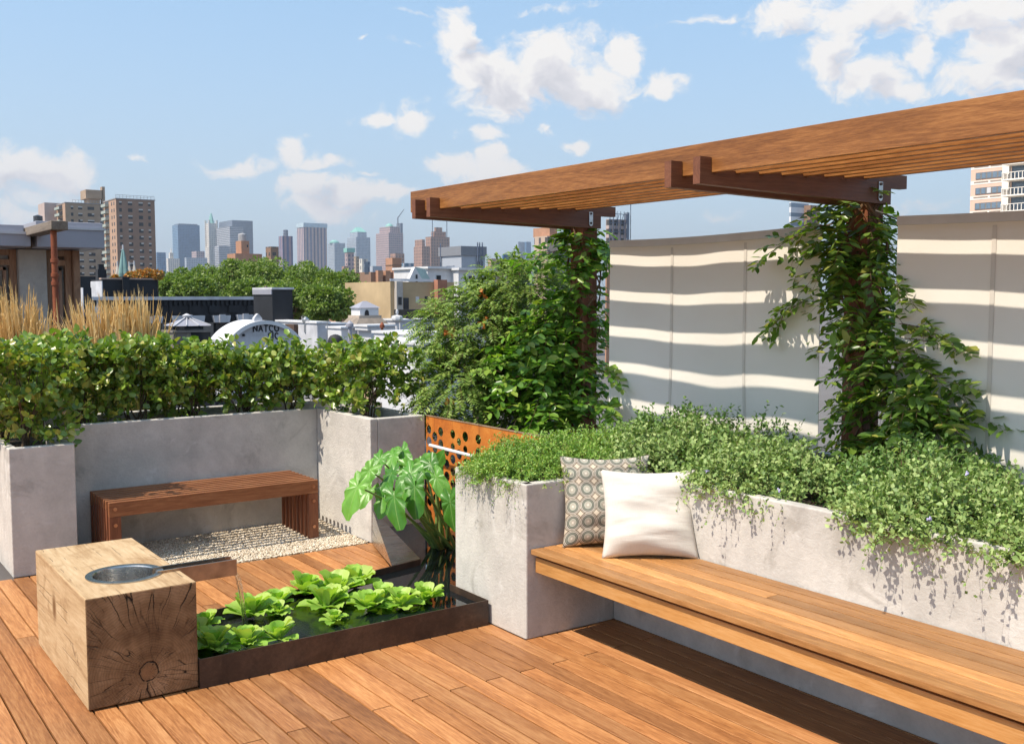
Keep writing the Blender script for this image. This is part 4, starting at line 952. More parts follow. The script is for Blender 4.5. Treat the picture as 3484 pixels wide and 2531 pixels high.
leaves = [ # px, py of the leaf middle, distance, length, direction of the tip (photo right, away from camera, up)
 (1195,1700,6.15,.30,(-.35,-.35,-.85)),(1235,1630,6.30,.23,(-.55,-.2,-.75)),(1275,1590,6.45,.24,(-.30,-.5,-.55)),(1318,1640,6.3,.26,(-.2,-.7,-.55)),
 (1330,1572,6.7,.22,(-.1,-.6,-.5)),(1375,1560,6.75,.24,(.25,-.6,-.45)),(1378,1650,6.25,.29,(-.35,-.55,-.75)),(1345,1735,6.1,.30,(.15,-.45,-.9)),
 (1410,1700,6.2,.29,(.05,-.45,-.95)),(1425,1598,6.6,.26,(.75,-.2,-.1)),(1478,1612,6.4,.25,(.35,-.55,-.65)),(1500,1655,6.3,.24,(.45,-.45,-.7)),
 (1492,1570,6.8,.22,(.15,-.3,.45)),(1295,1715,6.3,.23,(-.1,-.6,-.75)),(1535,1750,6.0,.26,(.1,-.15,-.98)),(1450,1560,6.9,.2,(.5,-.3,.3)),(1240,1690,6.45,.2,(-.4,-.5,-.6))]
for i_, (px, py, dd, L, tip) in enumerate(leaves):
    mid = at_d(px, py, dd); d = Vector(RT)*tip[0]+Vector((FW[0], FW[1], 0)).normalized()*tip[1]+Vector((0, 0, tip[2])); d.normalize()
    base = mid-d*L*.28
    face = (Vector((-FW[0]-.25, -FW[1], .8)) + Vector((random.Random(i_).uniform(-1.1, .35), random.Random(i_+20).uniform(-.5, .5), random.Random(i_+50).uniform(-.3, .4)))).normalized()
    y_ = face.cross(d).normalized(); n_ = d.cross(y_)
    L *= .60; V, F = heart(L*1.18, L*.95, .20, 2.2, i_)
    m_ = MB(); m_.add([base+d*v[0]+y_*v[1]+n_*v[2] for v in V], F); o = mesh(m_, 'leaf', mt['taro'], ta, smooth=True)
    uvl = o.data.uv_layers.new(name='UVMap')
    for lp in o.data.loops: v = V[lp.vertex_index]; uvl.data[lp.index].uv = (v[0]/L, v[1]/L)
    m_ = MB(); rn = random.Random(i_+9); b0 = TB+Vector((rn.uniform(-.07, .07), rn.uniform(-.07, .07), -.05)); mdl = b0.lerp(base, .55)+Vector((0, 0, .12))
    pts = [b0*(1-t)*(1-t)+mdl*2*t*(1-t)+base*t*t for t in np.linspace(0, 1, 9)]
    m_.tube(pts, list(np.linspace(.014, .0045, 9)), 7); mesh(m_, 'leaf_stalk', mt['taro_stem'], ta, smooth=True)

# ---- water lettuce
def lettuce_leaf(L, W, rn):
    nu, nv = 6, 5; V = []; F = []; ph = rn.uniform(0, 6.28)
    for j in range(nv+1):
        f = j/nv; wd = W*(.22+.78*math.sin(min(1, f*1.12)*math.pi*.56))*(1 if f < .9 else .86)
        for i_ in range(nu+1):
            u = 2*i_/nu-1
            V.append((f*L*(1-.10*u*u*(f > .8)), u*wd/2, .10*L*math.sin(f*2.2)+.03*L*math.cos(u*9.4)*f+.22*W*u*u*f+.02*L*math.sin(ph+7*u+5*f)-.10*L*f**3))
    w = nu+1
    for j in range(nv):
        for i_ in range(nu): a = j*w+i_; F.append((a, a+1, a+w+1, a+w))
    return V, F
def rosette(seed, x, y, s, label, dark=False):
    rn = random.Random(seed); m_ = MB(); t = None
    s *= rn.uniform(1.08, 1.34)
    for ring, (cnt, tilt, k) in enumerate(((4, 70, .75), (6, 48, .95), (7, 18, 1.0))):
        for q in range(cnt):
            a = 2*math.pi*q/cnt+rn.uniform(-.3, .3)+ring*.5; L = s*k*rn.uniform(.85, 1.15); tl = R(tilt+rn.uniform(-12, 12)); V, F = lettuce_leaf(L, L*rn.uniform(.58, .74), rn)
            Mx = Matrix.Rotation(a, 4, 'Z') @ Matrix.Rotation(-tl, 4, 'Y'); m_.add([Mx @ Vector(v)+Vector((x, y, .107)) for v in V], F)
    return single(m_, 'water_lettuce', mt['leaf_lettuce'], label, 'water plant', (x, y, .1), 'water lettuces floating in the trough', smooth=True)
for sd_, x, y, s, lb in [
 (1, 1.66, 5.00, .085, 'small upright water lettuce at the far left of the trough'),
 (2, 1.90, 5.02, .115, 'water lettuce right behind the falling water'),
 (3, 2.08, 5.10, .10, 'water lettuce by the back rim, between the falling water and the tallest rosette'),
 (4, 2.42, 5.10, .135, 'tallest water lettuce with ruffled leaves near the back rim'),
 (5, 2.60, 5.22, .115, 'water lettuce touching the back rim, right of the tallest rosette'),
 (6, 2.28, 4.92, .115, 'wide water lettuce in the middle of the trough'),
 (7, 2.46, 4.78, .105, 'water lettuce in the middle front, left of the two near the right end'),
 (8, 2.62, 4.72, .11, 'water lettuce at the front rim towards the right end'),
 (9, 2.78, 4.74, .10, 'rightmost water lettuce, near the open blue water'),
 (10, 1.58, 4.64, .115, 'shaded water lettuce beside the oak block'),
 (11, 1.72, 4.60, .10, 'half shaded water lettuce at the front rim near the oak block'),
 (12, 1.88, 4.60, .095, 'pale water lettuce at the front rim, in front of the falling water'),
 (13, 1.55, 4.82, .10, 'shaded water lettuce behind the one beside the oak block'),
 (14, 2.22, 4.70, .07, 'tiny water lettuce at the front rim'),
 (16, 2.36, 4.96, .10, 'water lettuce between the tallest rosette and the wide middle one'),
 (17, 2.60, 4.90, .085, 'small water lettuce behind the two at the front rim towards the right end'),
 (18, 2.02, 4.96, .075, 'small water lettuce just right of the falling water'),
 (15, 2.30, 5.22, .11, 'water lettuce tucked against the back rim behind the tallest rosette')]: rosette(sd_, x, y, s, lb)
# ================================================================ the city beyond
GZ = -14.0
gr = MB(); gr.add([(-9000, -3000, GZ), (9000, -3000, GZ), (9000, 9000, GZ), (-9000, 9000, GZ)], [(0, 1, 2, 3)])
struct(gr, 'ground', plain('city_ground', (.13,.12,.115), .95, var=.2, scale=.02))
def corner(pxm, pyt, D): c = at_d(pxm, pyt, D); return c
def extent(px0, pxm, px1, pyt, D, depth=None):
    """real box whose near vertical edge is seen at pxm, left face to px0 and front face to px1"""
    c = at_d(pxm, pyt, D); x1 = at_y(px1, pyt, c.y).x
    y1 = at_x(px0, pyt, c.x).y if depth is None else c.y+depth
    return c.x, c.y, x1, y1, c.z
def tower(name, mat, label, cat, px0, pxm, px1, pyt, D, depth=None, extra=None, group=None):
    x0, y0, x1, y1, zt = extent(px0, pxm, px1, pyt, D, depth)
    t = thing(name, label, cat, (x0, y0, GZ), group); m_ = MB(); m_.box(x0, x1, y0, y1, GZ, zt); mesh(m_, 'wall', mat, t)
    return t, (x0, y0, x1, y1, zt)
SK = 'towers of the far downtown skyline'
K = 3484/2268
f_blue = facade('blue_glass', (.10,.19,.30), (.07,.15,.26), 4, 4, .75, .6, .3, .12)
f_grey = facade('ribbed_grey_office', (.40,.40,.42), (.10,.12,.16), 3.2, 4.2, 1.0, .45, .6, .25)
f_dkgrey = facade('dark_grey_office', (.17,.20,.25), (.08,.10,.15), 3, 4, .5, .7, .5, .2)
f_cream = facade('cream_gothic', (.62,.57,.50), (.26,.25,.26), 5, 5, .4, .6)
f_pinkstripe = facade('pink_granite_ribs', (.46,.33,.30), (.09,.11,.19), 8, 400, .45, 1.0, .6, .25)
f_bluestripe = facade('violet_ribs', (.30,.20,.22), (.07,.09,.17), 7, 400, .5, 1.0, .6, .25)
f_teal = facade('pale_blue_grid', (.40,.42,.46), (.12,.20,.28), 4, 4, .6, .6, .5, .15)
f_pinkgrid = facade('pink_grid', (.42,.31,.30), (.10,.10,.14), 5, 5, .55, .55)
f_brick = facade('old_brick_tower', (.36,.21,.155), (.10,.085,.085), 5, 5, .4, .55)
f_brown = facade('brown_brick_small', (.25,.155,.105), (.05,.045,.045), 3.4, 3.2, .45, .45)
f_orange = plain('orange_brick', (.40,.215,.135), .9, var=.12, scale=.8)
f_tan = facade('tan_low_block', (.42,.31,.22), (.07,.065,.065), 3, 3.3, .4, .5)
f_greyb = plain('grey_panel', (.36,.39,.44), .7, var=.05, scale=.3)
verd = plain('green_copper', (.22,.46,.40), .6, var=.12, scale=.3)
roofmat = plain('flat_roof_grey', (.30,.29,.29), .9, var=.2, scale=.5)

# --- far skyline (2 to 3 km)
t, e = tower('glass_tower', f_blue, 'plain dark blue glass slab tower, leftmost on the skyline', 'skyscraper', 586, 605, 679, 763, 2600)
m_ = MB(); m_.box(e[0]+4, e[2]-4, e[1]+3, e[3]-3, e[4], e[4]+3); mesh(m_, 'roof', f_dkgrey, t)
tower('office_tower', f_blue, 'short dark blue block beside the brown apartment tower', 'skyscraper', 530, 534, 564, 857, 2000)
t, e = tower('stepped_tower', f_cream, 'white stepped building at the foot of the blue glass slab', 'skyscraper', 566, 572, 612, 878, 2500)
m_ = MB(); m_.box(*(lambda a: (a[0]+6, a[2]-14, a[1]+4, a[3], a[4], a[4]+14))(e)); m_.box(e[0]+11, e[2]-18, e[1]+7, e[3], e[4]+14, e[4]+24); mesh(m_, 'setback', f_cream, t)
tower('office_block', f_teal, 'pale low office block between the blue slab and the gothic tower', 'skyscraper', 628, 634, 705, 875, 2300)
tower('office_block', f_pinkgrid, 'small pink block in front of the blue slab', 'skyscraper', 652, 668, 696, 853, 2350)
x0, y0, x1, y1, zt = extent(700, 712, 738, 758, 2700)
t = thing('gothic_tower', 'slim cream gothic tower with a green pointed spire', 'skyscraper', (x0, y0, GZ), SK)
m_ = MB(); m_.box(x0, x1, y0, y1, GZ, zt); cx, cy, hw = (x0+x1)/2, (y0+y1)/2, (x1-x0)/2
for sx in (-1, 1):
    for sy in (-1, 1): m_.box(cx+sx*hw-2.0, cx+sx*hw+2.0, cy+sy*(y1-y0)/2-2, cy+sy*(y1-y0)/2+2, GZ, zt+8)
mesh(m_, 'wall', f_cream, t)
m_ = MB(); m_.box(cx-hw*1.25, cx+hw*1.25, cy-hw*1.4, cy+hw*1.4, GZ, zt-62); mesh(m_, 'base', f_cream, t)
m_ = MB(); zs = at_d(725, 722, 2700).z; m_.lathe([(hw*.80, 0), (hw*.62, 9), (hw*.5, 14), (hw*.2, 26), (.3, zs-zt)], (cx, cy, zt), 8); mesh(m_, 'spire', verd, t)
t, e = tower('office_tower', f_dkgrey, 'broad dark grey office tower with a paler ribbed front block, right of the gothic spire', 'skyscraper', 745, 790, 860, 748, 2500)
x0, y0, x1, y1, zt = extent(736, 782, 828, 769, 2440); m_ = MB(); m_.box(x0, x1, y0, y1-1, GZ, zt); mesh(m_, 'front_block', f_grey, t)
x0, y0, x1, y1, zt = extent(730, 745, 782, 835, 2400); m_ = MB(); m_.box(x0, x1, y0, y1, GZ, zt); mesh(m_, 'low_wing', f_grey, t)
t, e = tower('octagonal_tower', f_bluestripe, 'slender violet ribbed tower with a dark tank on its flat roof', 'skyscraper', 948, 962, 996, 802, 1500)
m_ = MB(); m_.lathe([(3.6, 0), (3.6, 9), (3.0, 9.5)], ((e[0]+e[2])/2, (e[1]+e[3])/2, e[4]), 12); mesh(m_, 'roof_tank', f_dkgrey, t)
t, e = tower('ribbed_tower', f_pinkstripe, 'massive pink and blue ribbed tower with a pale louvred crown', 'skyscraper', 1010, 1034, 1112, 772, 2200)
m_ = MB(); m_.box(e[0]-1, e[2]+1, e[1]-1, e[3]+1, e[4], e[4]+9); mesh(m_, 'crown', plain('pale_blue_louvres', (.42,.52,.58), .5, var=.2, scale=.2), t)
t, e = tower('domed_tower', f_teal, 'blue grey office tower with a low green dome', 'skyscraper', 1116, 1138, 1174, 826, 2700)
m_ = MB(); r_ = (e[2]-e[0])*.42; m_.lathe([(r_, 0), (r_*.98, 4), (r_*.85, r_*.34), (r_*.55, r_*.58), (r_*.2, r_*.68), (.1, r_*.7)], ((e[0]+e[2])/2-6, (e[1]+e[3])/2, e[4]), 24); mesh(m_, 'dome', verd, t)
t, e = tower('pyramid_roof_tower', f_teal, 'pale blue office tower with a stepped green pyramid roof', 'skyscraper', 1180, 1212, 1260, 806, 2700)
m_ = MB(); x0, y0, x1, y1, zt = e; zc = zt+14; m_.box(x0+7, x1-7, y0+7, y1-4, zt, zc); mesh(m_, 'setback', f_teal, t)
m_ = MB(); m_.add([(x0+7, y0+7, zc), (x1-7, y0+7, zc), (x1-7, y1-4, zc), (x0+7, y1-4, zc), ((x0+x1)/2-8, (y0+y1)/2, zc+13), ((x0+x1)/2+8, (y0+y1)/2, zc+13)], [(0,1,5,4),(1,2,5),(2,3,4,5),(3,0,4)]); mesh(m_, 'roof', verd, t)
t, e = tower('office_tower', f_pinkgrid, 'pink gridded office tower with a rounded top and a construction crane', 'skyscraper', 1279, 1323, 1372, 791, 2300)
m_ = MB(); x0, y0, x1, y1, zt = e; m_.box(x0+7, x1-3, y0+6, y1-4, zt, zt+14); mesh(m_, 'upper_floors', f_pinkgrid, t)
m_ = MB(); m_.lathe([(9, 0), (8.6, 3), (6.5, 6), (3, 8), (.1, 8.6)], (x0+(x1-x0)*.5, (y0+y1)/2, zt+14), 20); mesh(m_, 'dome', verd, t)
m_ = MB(); m_.box(x1-6, x1-.5, y0+1, y0+20, zt, zt+22); mesh(m_, 'hoist', f_dkgrey, t)
m_ = MB(); pa = Vector((x1-8, y0+10, zt+20)); pb = at_d(1375, 712, 2300); m_.tube([pa, pa+Vector((0, 0, 14))], 1.5, 4); m_.tube([pa+Vector((0, 0, 14)), pb], [1.3, .7], 4); mesh(m_, 'crane', f_dkgrey, t)
t, e = tower('art_deco_tower', f_brick, 'old brick office tower with setbacks and two thin antennas', 'skyscraper', 1448, 1466, 1530, 805, 1700)
x0, y0, x1, y1, zt = e; m_ = MB()
x2, y2, x3, y3, z3 = extent(1408, 1436, 1464, 838, 1650); m_.box(x2, x3, y2, y3, GZ, z3); m_.box(x2+2, x3-8, y2+3, y3, z3, z3+11); mesh(m_, 'wing', f_brick, t)
m_ = MB(); m_.box(x0+9, x1-4, y0+5, y1-3, zt, zt+9); m_.box(x0+14, x1-10, y0+7, y1-5, zt+9, zt+16); mesh(m_, 'upper_floors', f_brick, t)
m_ = MB(); m_.tube([(x0+8, y0+8, zt), (x0+8, y0+8, zt+33)], .7, 4); m_.tube([(x0+36, y0+8, zt), (x0+36, y0+8, zt+38)], .7, 4); mesh(m_, 'antenna', f_dkgrey, t)
t, e = tower('glass_tower', f_teal, 'left one of the twin hazy glass towers far off beside the feathery shrub', 'skyscraper', 1762, 1764, 1786, 823, 3300)
t, e = tower('glass_tower', f_blue, 'right, bluer one of the twin hazy glass towers beside the feathery shrub', 'skyscraper', 1785, 1791, 1807, 823, 3300)

# --- nearer city
ob, e = tower('brick_apartment_block', f_orange, 'orange brick bulkhead with a round steel water tank above the tree tops', 'building', 802, 821, 848, 818, 420)
x0, y0, x1, y1, zt = e; m_ = MB(); m_.box(x0-3, x1+5, y0-1, y1+2, GZ, at_d(820, 862, 420).z); mesh(m_, 'lower_floors', f_orange, ob)
m_ = MB(); cx, cy = (x0+x1)/2, (y0+y1)/2; m_.lathe([(1.7, 0), (1.7, 2.6), (1.55, 2.9), (.2, 3.3)], (cx, cy, zt), 16); mesh(m_, 'water_tank', plain('tank_grey', (.32,.32,.33), .6), ob)
m_ = MB(); m_.box(x0+(x1-x0)*.68, x0+(x1-x0)*.86, y0-.05, y0, zt-2.6, zt-1.6); mesh(m_, 'window', mt['glass_dark'], ob)
t, e = tower('brick_penthouse', f_brown, 'small dark brown rooftop penthouse with one white window, left of the violet tower', 'building', 904, 921, 948, 838, 420)
t, e = tower('brick_bulkhead', f_orange, 'orange brick stair tower rising from a long brown brick row', 'building', 1312, 1335, 1366, 877, 300)
m_ = MB(); m_.box(e[0]-14, e[0]+3, e[1]+8, e[3]+9, GZ, at_d(1335, 926, 300).z); mesh(m_, 'lower_floors', f_orange, t)
m_ = MB(); m_.box(e[0]-.15, e[2]+.15, e[1]-.15, e[3], e[4]-2.2, e[4]-1.9); mesh(m_, 'ledge', f_brown, t)
t, e = tower('brick_row', f_brown, 'long low brown brick row behind the right edge of the trees', 'building', 1225, 1262, 1405, 925, 170)
m_ = MB()
for px in (1290, 1316, 1350): a = at_y(px, 925, e[1]-.4); m_.box(a.x-.45, a.x+.45, a.y-.5, a.y+.4, GZ, e[4]+.25)
mesh(m_, 'pier', f_orange, t)
t, e = tower('red_roof_building', f_pinkgrid, 'small pink building with turquoise roof below the green pyramid tower', 'building', 1173, 1182, 1204, 858, 1200)
m_ = MB(); m_.box(e[0]-1, e[2]+1, e[1]-1, e[3]+1, e[4], e[4]+5); mesh(m_, 'roof', verd, t)
for (a, b_, c, d, D, mat, lb) in [(1163,1170,1184,905,900,f_brick,'pink brick block at the tree edge below the domed tower'),(1204,1210,1222,872,1000,f_tan,'narrow tan block right of the turquoise roofed building'),
    (1222,1232,1252,880,800,f_cream,'pale block with small rooftop tanks left of the brown brick row'),(1238,1240,1258,890,420,f_dkgrey,'dark grey stair box above the brown brick row'),
    (1258,1268,1300,905,600,f_greyb,'low grey shed roof right of the dark grey stair box'),(1366,1374,1408,895,600,f_teal,'dark hazy block right of the orange brick stair tower'),
    (1328,1345,1376,862,1500,f_brick,'stepped brown block half hidden by the orange brick stair tower')]:
    tower('city_building', mat, lb, 'building', a, b_, c, d, D)
t, e = tower('grey_box_building', f_greyb, 'plain pale grey windowless building with a darker roof band, just left of the pergola post', 'building', 1497, 1570, 1650, 838, 230)
m_ = MB(); m_.box(e[0]-.3, e[2]+.3, e[1]-.3, e[3]+.3, e[4]-2.0, e[4]+.05); mesh(m_, 'roof_band', plain('grey_band', (.20,.21,.235), .7), t)
m_ = MB(); yy = e[1]+(e[3]-e[1])*.32
for k in range(4): m_.box(e[0]-.12, e[0]-.02, yy, yy+3.4, e[4]-4.6-k*.55, e[4]-4.25-k*.55)
mesh(m_, 'vent', f_dkgrey, t)
m_ = MB()
for px in (1625, 1632, 1641, 1499): a = at_y(px, 838, e[1]-.3) if px > 1570 else at_x(px, 838, e[0]-.3); m_.tube([(a.x, a.y, GZ), (a.x, a.y, e[4]+1.0)], .16, 5)
mesh(m_, 'pipe', f_dkgrey, t)
t, e = tower('tan_apartment_block', facade('tan_windows', (.46,.35,.27), (.09,.08,.08), 2.6, 3.2, .35, .5), 'tan apartment block half hidden by the vine on the farther post', 'building', 1818, 1862, 1990, 803, 260)
m_ = MB(); a = extent(1860, 1886, 1912, 772, 260); m_.box(a[0], a[2], e[1]+1, e[1]+8, e[4], a[4]); mesh(m_, 'penthouse', f_orange, t)
t, e = tower('dark_building', facade('grey_brick', (.20,.19,.20), (.06,.06,.065), 2.2, 3, .4, .5), 'dark grey low building behind the vine on the farther post', 'building', 1860, 1880, 2010, 855, 120)
for (a, b_, c, d, D, mat, lb) in [(1660,1672,1712,880,330,f_tan,'peach low building right of the pale grey windowless building'),(1708,1712,1748,866,500,f_blue,'small building wrapped in blue sheeting'),
     (1722,1730,1800,905,90,mt['terracotta'],'long dark roof parapet right of the white house'),(1650,1660,1720,905,140,f_tan,'tan rooftop wall right of the white house'),(2060,2064,2090,930,200,f_orange,'orange brick slice seen between the farther post and the left canvas screen')]:
    tower('city_building', mat, lb, 'building', a, b_, c, d, D)
# scaffolded tower
x0, y0, x1, y1, zt = extent(2062, 2072, 2132, 728, 300)
t = thing('scaffolded_building', 'building under construction wrapped in scaffolding above the left canvas screen', 'building', (x0, y0, GZ))
m_ = MB(); m_.box(x0, x1, y0, y1, GZ, zt-1.5); mesh(m_, 'wall', facade('raw_floors', (.46,.36,.33), (.06,.055,.05), 2.4, 2.6, .62, .62), t)
m_ = MB(); w_ = x1-x0
for k in range(6): xx = x0+w_*k/5; m_.tube([(xx, y0-.5, zt-14), (xx, y0-.5, zt+.8)], .10, 4)
for k in range(6): m_.tube([(x0-.4, y0-.5, zt-k*2.6), (x1+.4, y0-.5, zt-k*2.6)], .12, 4)
for k in range(4): m_.tube([(x0+w_*k/4, y0-.6, zt-5.2), (x0+w_*(k+1)/4, y0-.6, zt)], .08, 4)
m_.box(x1-.2, x1+.6, y0-.6, y0+.6, zt-14, zt+.6); mesh(m_, 'scaffold', f_dkgrey, t)
m_ = MB(); m_.tube([(x1+1.6, y0, zt-10), (x1+1.6, y0, zt+6.5)], .12, 4); mesh(m_, 'mast', f_dkgrey, t)
t, e = tower('white_tower', facade('white_balcony_tower', (.66,.66,.68), (.22,.27,.33), 200, 3.0, 1.0, .42), 'hazy white banded apartment tower behind the nearer vine', 'building', 2686, 2692, 2752, 690, 330)
m_ = MB(); a = extent(2750, 2754, 2786, 700, 332); m_.box(a[0], a[2], a[1]-.5, a[1]+8, GZ, a[4]); mesh(m_, 'brown_wing', f_brown, t)

# --- brown brick apartment towers on the left
bk = plain('brown_brick', (.255,.165,.120), .9, var=.16, scale=.35, bump=.1); bk2 = plain('painted_sunlit_brick', (.42,.27,.185), .9, var=.1, scale=.3); bk3 = plain('tan_brick', (.34,.245,.17), .9, var=.14, scale=.35)  # second brick is a lighter copy, sunlight painted into its colour
DW = plain('dark_pane', (.035,.036,.04), .25); BL = plain('white_blind', (.52,.50,.47), .7); balm = plain('balcony_green_grey', (.34,.38,.34), .7)
def windows(t, spots, w, h, nrm, dy, proto={}):
    """one window per spot (centre point on the wall): dark glass with a blind and a sill"""
    key = (w, h, nrm)
    for (p, split) in spots:
        if key not in proto:
            m_ = MB(); m2 = MB(); base = Vector((0, 0, 0))
            if nrm == 'y': m_.box(-w/2, w/2, -.06, .0, -h/2, h/2); m2.box(-w/2, w/2, -.09, -.062, h*.12, h/2)
            else: m_.box(-.06, .0, -w/2, w/2, -h/2, h/2); m2.box(-.09, -.062, -w/2, w/2, h*.12, h/2)
            me = bpy.data.meshes.new('window'); me.from_pydata(m_.v, [], m_.f); me.materials.append(DW)
            mb_ = bpy.data.meshes.new('blind'); mb_.from_pydata(m2.v, [], m2.f); mb_.materials.append(BL); proto[key] = (me, mb_)
        me, mb_ = proto[key]
        o = bpy.data.objects.new('window', me); COL.objects.link(o); o.parent = t; o.location = Vector(p)-OFF[t.name]; OFF[o.name] = Vector(p)
        if split:
            b_ = bpy.data.objects.new('blind', mb_); COL.objects.link(b_); b_.parent = o
rw = random.Random(4)
D1 = 400
x0, y0, x1, y1, zt = extent(353, 395, 526, 672, D1)
t = thing('brick_apartment_tower', 'tall brown brick apartment tower with a narrow sunlit balcony side', 'building', (x0, y0, GZ), 'brown brick apartment towers')
m_ = MB(); m_.box(x0, x1, y0, y1, GZ, zt); mesh(m_, 'wall', bk, t)
m_ = MB(); m_.box(x0-.06, x0-.01, y0+.02, y1, GZ, zt); mesh(m_, 'painted_sunlit_side', bk2, t)  # thin sheet with the sunlit tone painted in
m_ = MB()
for k in range(0, 12): m_.tube([(x0+(x1-x0)*k/11, y0+.3, zt), (x0+(x1-x0)*k/11, y0+.3, zt+1.3)], .07, 4)
m_.box(x0, x1, y0+.25, y0+.35, zt+1.2, zt+1.32); m_.box(x0, x1, y0+.25, y0+.35, zt+.6, zt+.68); m_.box(x0-.25, x1+.25, y0-.25, y1, zt-.35, zt+.02); mesh(m_, 'roof_railing', roofmat, t)
fl = 23.1*D1/FPX; sp_ = []
for r_ in range(12):
    z = zt-1.9-r_*fl
    for px in (410, 440, 446, 476, 482, 508): a = at_y(px, 700, y0); sp_.append(((a.x, y0-.002, z), rw.random() < .6))
windows(t, sp_[:72], .95, 1.35, 'y', 0)
sp_ = []
for r_ in range(12):
    z = zt-1.9-r_*fl
    for f in (.16, .34): sp_.append(((x0-.062, y0+(y1-y0)*f, z), False))
windows(t, sp_, 1.1, 1.3, 'x', 0)
for r_ in range(12):
    z = zt-2.6-r_*fl; ya = y0+(y1-y0)*.58; yb_ = y0+(y1-y0)*.93; m_ = MB(); m_.box(x0-1.5, x0-.07, ya, yb_, z, z+.14); m_.box(x0-1.5, x0-1.42, ya, yb_, z+.141, z+1.1); m_.box(x0-1.419, x0-.07, ya, ya+.08, z+.141, z+1.1)
    bo_ = mesh(m_, 'balcony', balm, t); m2 = MB(); m2.box(x0-.10, x0-.065, ya+.3, yb_-.3, z+.2, z+1.95); mesh(m2, 'balcony_door', DW, bo_)
x0b, y0b, x1b, y1b, ztb = extent(192, 222, 360, 686, 440)
t = thing('brick_apartment_tower', 'paler tan brick apartment tower with a boxy penthouse, behind the brown one', 'building', (x0b, y0b, GZ), 'brown brick apartment towers')
m_ = MB(); m_.box(x0b, x1b, y0b, y1b, GZ, ztb); mesh(m_, 'wall', bk3, t)
m_ = MB(); m_.box(x0b-.06, x0b-.01, y0b+.02, y1b, GZ, ztb); mesh(m_, 'painted_sunlit_side', bk2, t)  # same painted sunlit tone on this tower's left side
m_ = MB(); a = extent(158, 160, 192, 684, 447); m_.box(a[0], x0b+2, y1b+.5, y1b+14, GZ, a[4]); mesh(m_, 'side_wing', plain('pink_panel', (.46,.36,.32), .8, var=.1, scale=.3), t)
a = at_y(292, 643, y0b+6); c = at_y(350, 643, y0b+6); m_ = MB(); m_.box(a.x, c.x, y0b+6, y0b+16, ztb+2.6, a.z); m_.box(a.x+1.2, c.x-1, y0b+7, y0b+15, ztb, ztb+2.6); m_.box(c.x-.3, c.x+.9, y0b+6, y0b+9, ztb, a.z+1.6); mesh(m_, 'penthouse', bk3, t)
m_ = MB(); m_.box(x0b-.2, x1b+.2, y0b-.2, y1b, ztb-.3, ztb+.03)
for k in range(12): xx = x0b+(x1b-x0b)*(.18+.82*k/11); m_.tube([(xx, y0b+.3, ztb), (xx, y0b+.3, ztb+1.2)], .07, 4)
m_.box(x0b+3, x1b, y0b+.25, y0b+.35, ztb+1.1, ztb+1.2); mesh(m_, 'roof_railing', roofmat, t)
sp_ = []; fl2 = 22.5*440/FPX
for r_ in range(12):
    z = ztb-2.2-r_*fl2
    for px in (245, 270, 276, 302, 309, 316, 344): a = at_y(px, 700, y0b); sp_.append(((a.x, y0b-.002, z), rw.random() < .6))
windows(t, sp_, 1.0, 1.35, 'y', 0)
for r_ in range(8):
    z = ztb-2.6-r_*fl2; ya = y0b+(y1b-y0b)*.3; yb_ = y0b+(y1b-y0b)*.85; m_ = MB(); m_.box(x0b-1.5, x0b-.07, ya, yb_, z, z+.14); m_.box(x0b-1.5, x0b-1.42, ya, yb_, z+.141, z+1.1); bo_ = mesh(m_, 'balcony', balm, t)
    m2 = MB(); m2.box(x0b-.10, x0b-.065, ya+.3, yb_-.3, z+.2, z+1.95); mesh(m2, 'balcony_door', DW, bo_)
t, e = tower('city_building', f_brown, 'distant low brick block behind the grey pavilion roof, with a dark roof tank', 'building', 105, 110, 165, 765, 300)
m_ = MB(); m_.lathe([(1.3, 0), (1.3, 3), (.2, 3.4)], (e[2]-2, e[1]+4, e[4]), 10); mesh(m_, 'roof_tank', DW, t)

# --- peach apartment tower on the right: the sunlit side faces the terrace
D2 = 62
c0_ = at_d(3304, 600, D2); x0, yA = c0_.x, c0_.y; zt = at_d(3304, 470, D2).z; fx = lambda px, py: at_x(px, py, x0)
yE = fx(3640, 600).y
t = thing('peach_apartment_tower', 'peach and white apartment tower with balconies behind the pergola at right', 'building', (x0, yE, GZ))
pw = plain('peach_brick', (.74,.50,.39), .85, var=.05, scale=.5); ww = plain('cream_band', (.86,.80,.72), .85, var=.04, scale=.5)
vent_m = plain('vent_tan', (.36,.28,.23), .7); glass_m = plain('blue_grey_glass', (.16,.22,.29), .06); frame_m = plain('grey_frame', (.20,.19,.185), .5)  # glass has an even blue grey colour
m_ = MB(); m_.box(x0, x0+16, yE, yA, GZ, zt); mesh(m_, 'wall', pw, t)
zr = fx(3370, 598).z; fh = fx(3370, 598).z-fx(3370, 650).z
w0, w1 = fx(3321, 600).y, fx(3415, 600).y
for r_ in range(-6, 3):
    z = zr+r_*fh; m_ = MB(); m_.box(x0-.012, x0-.002, w1-.05, yA-.001, z-.56*fh, z-.32*fh); mesh(m_, 'band', ww, t)
    m_ = MB(); m_.box(x0-.03, x0-.002, w1, w0, z-.22*fh, z+.22*fh); fo = mesh(m_, 'window', frame_m, t)
    if r_ > -4:
        for k in range(5):
            w5 = (w0-w1)/5; m2 = MB(); m2.box(x0-.036, x0-.031, w1+k*w5+.05, w1+(k+1)*w5-.05, z-.18*fh, z+.18*fh); mesh(m2, 'pane', mt['white'] if (r_, k) == (-1, 2) else glass_m, fo)
    for f in (.2, .8):
        m2 = MB(); yy = w0+(w1-w0)*f; m2.box(x0-.026, x0-.013, yy-.45, yy+.45, z-.45*fh, z-.36*fh); mesh(m2, 'vent', vent_m, t)
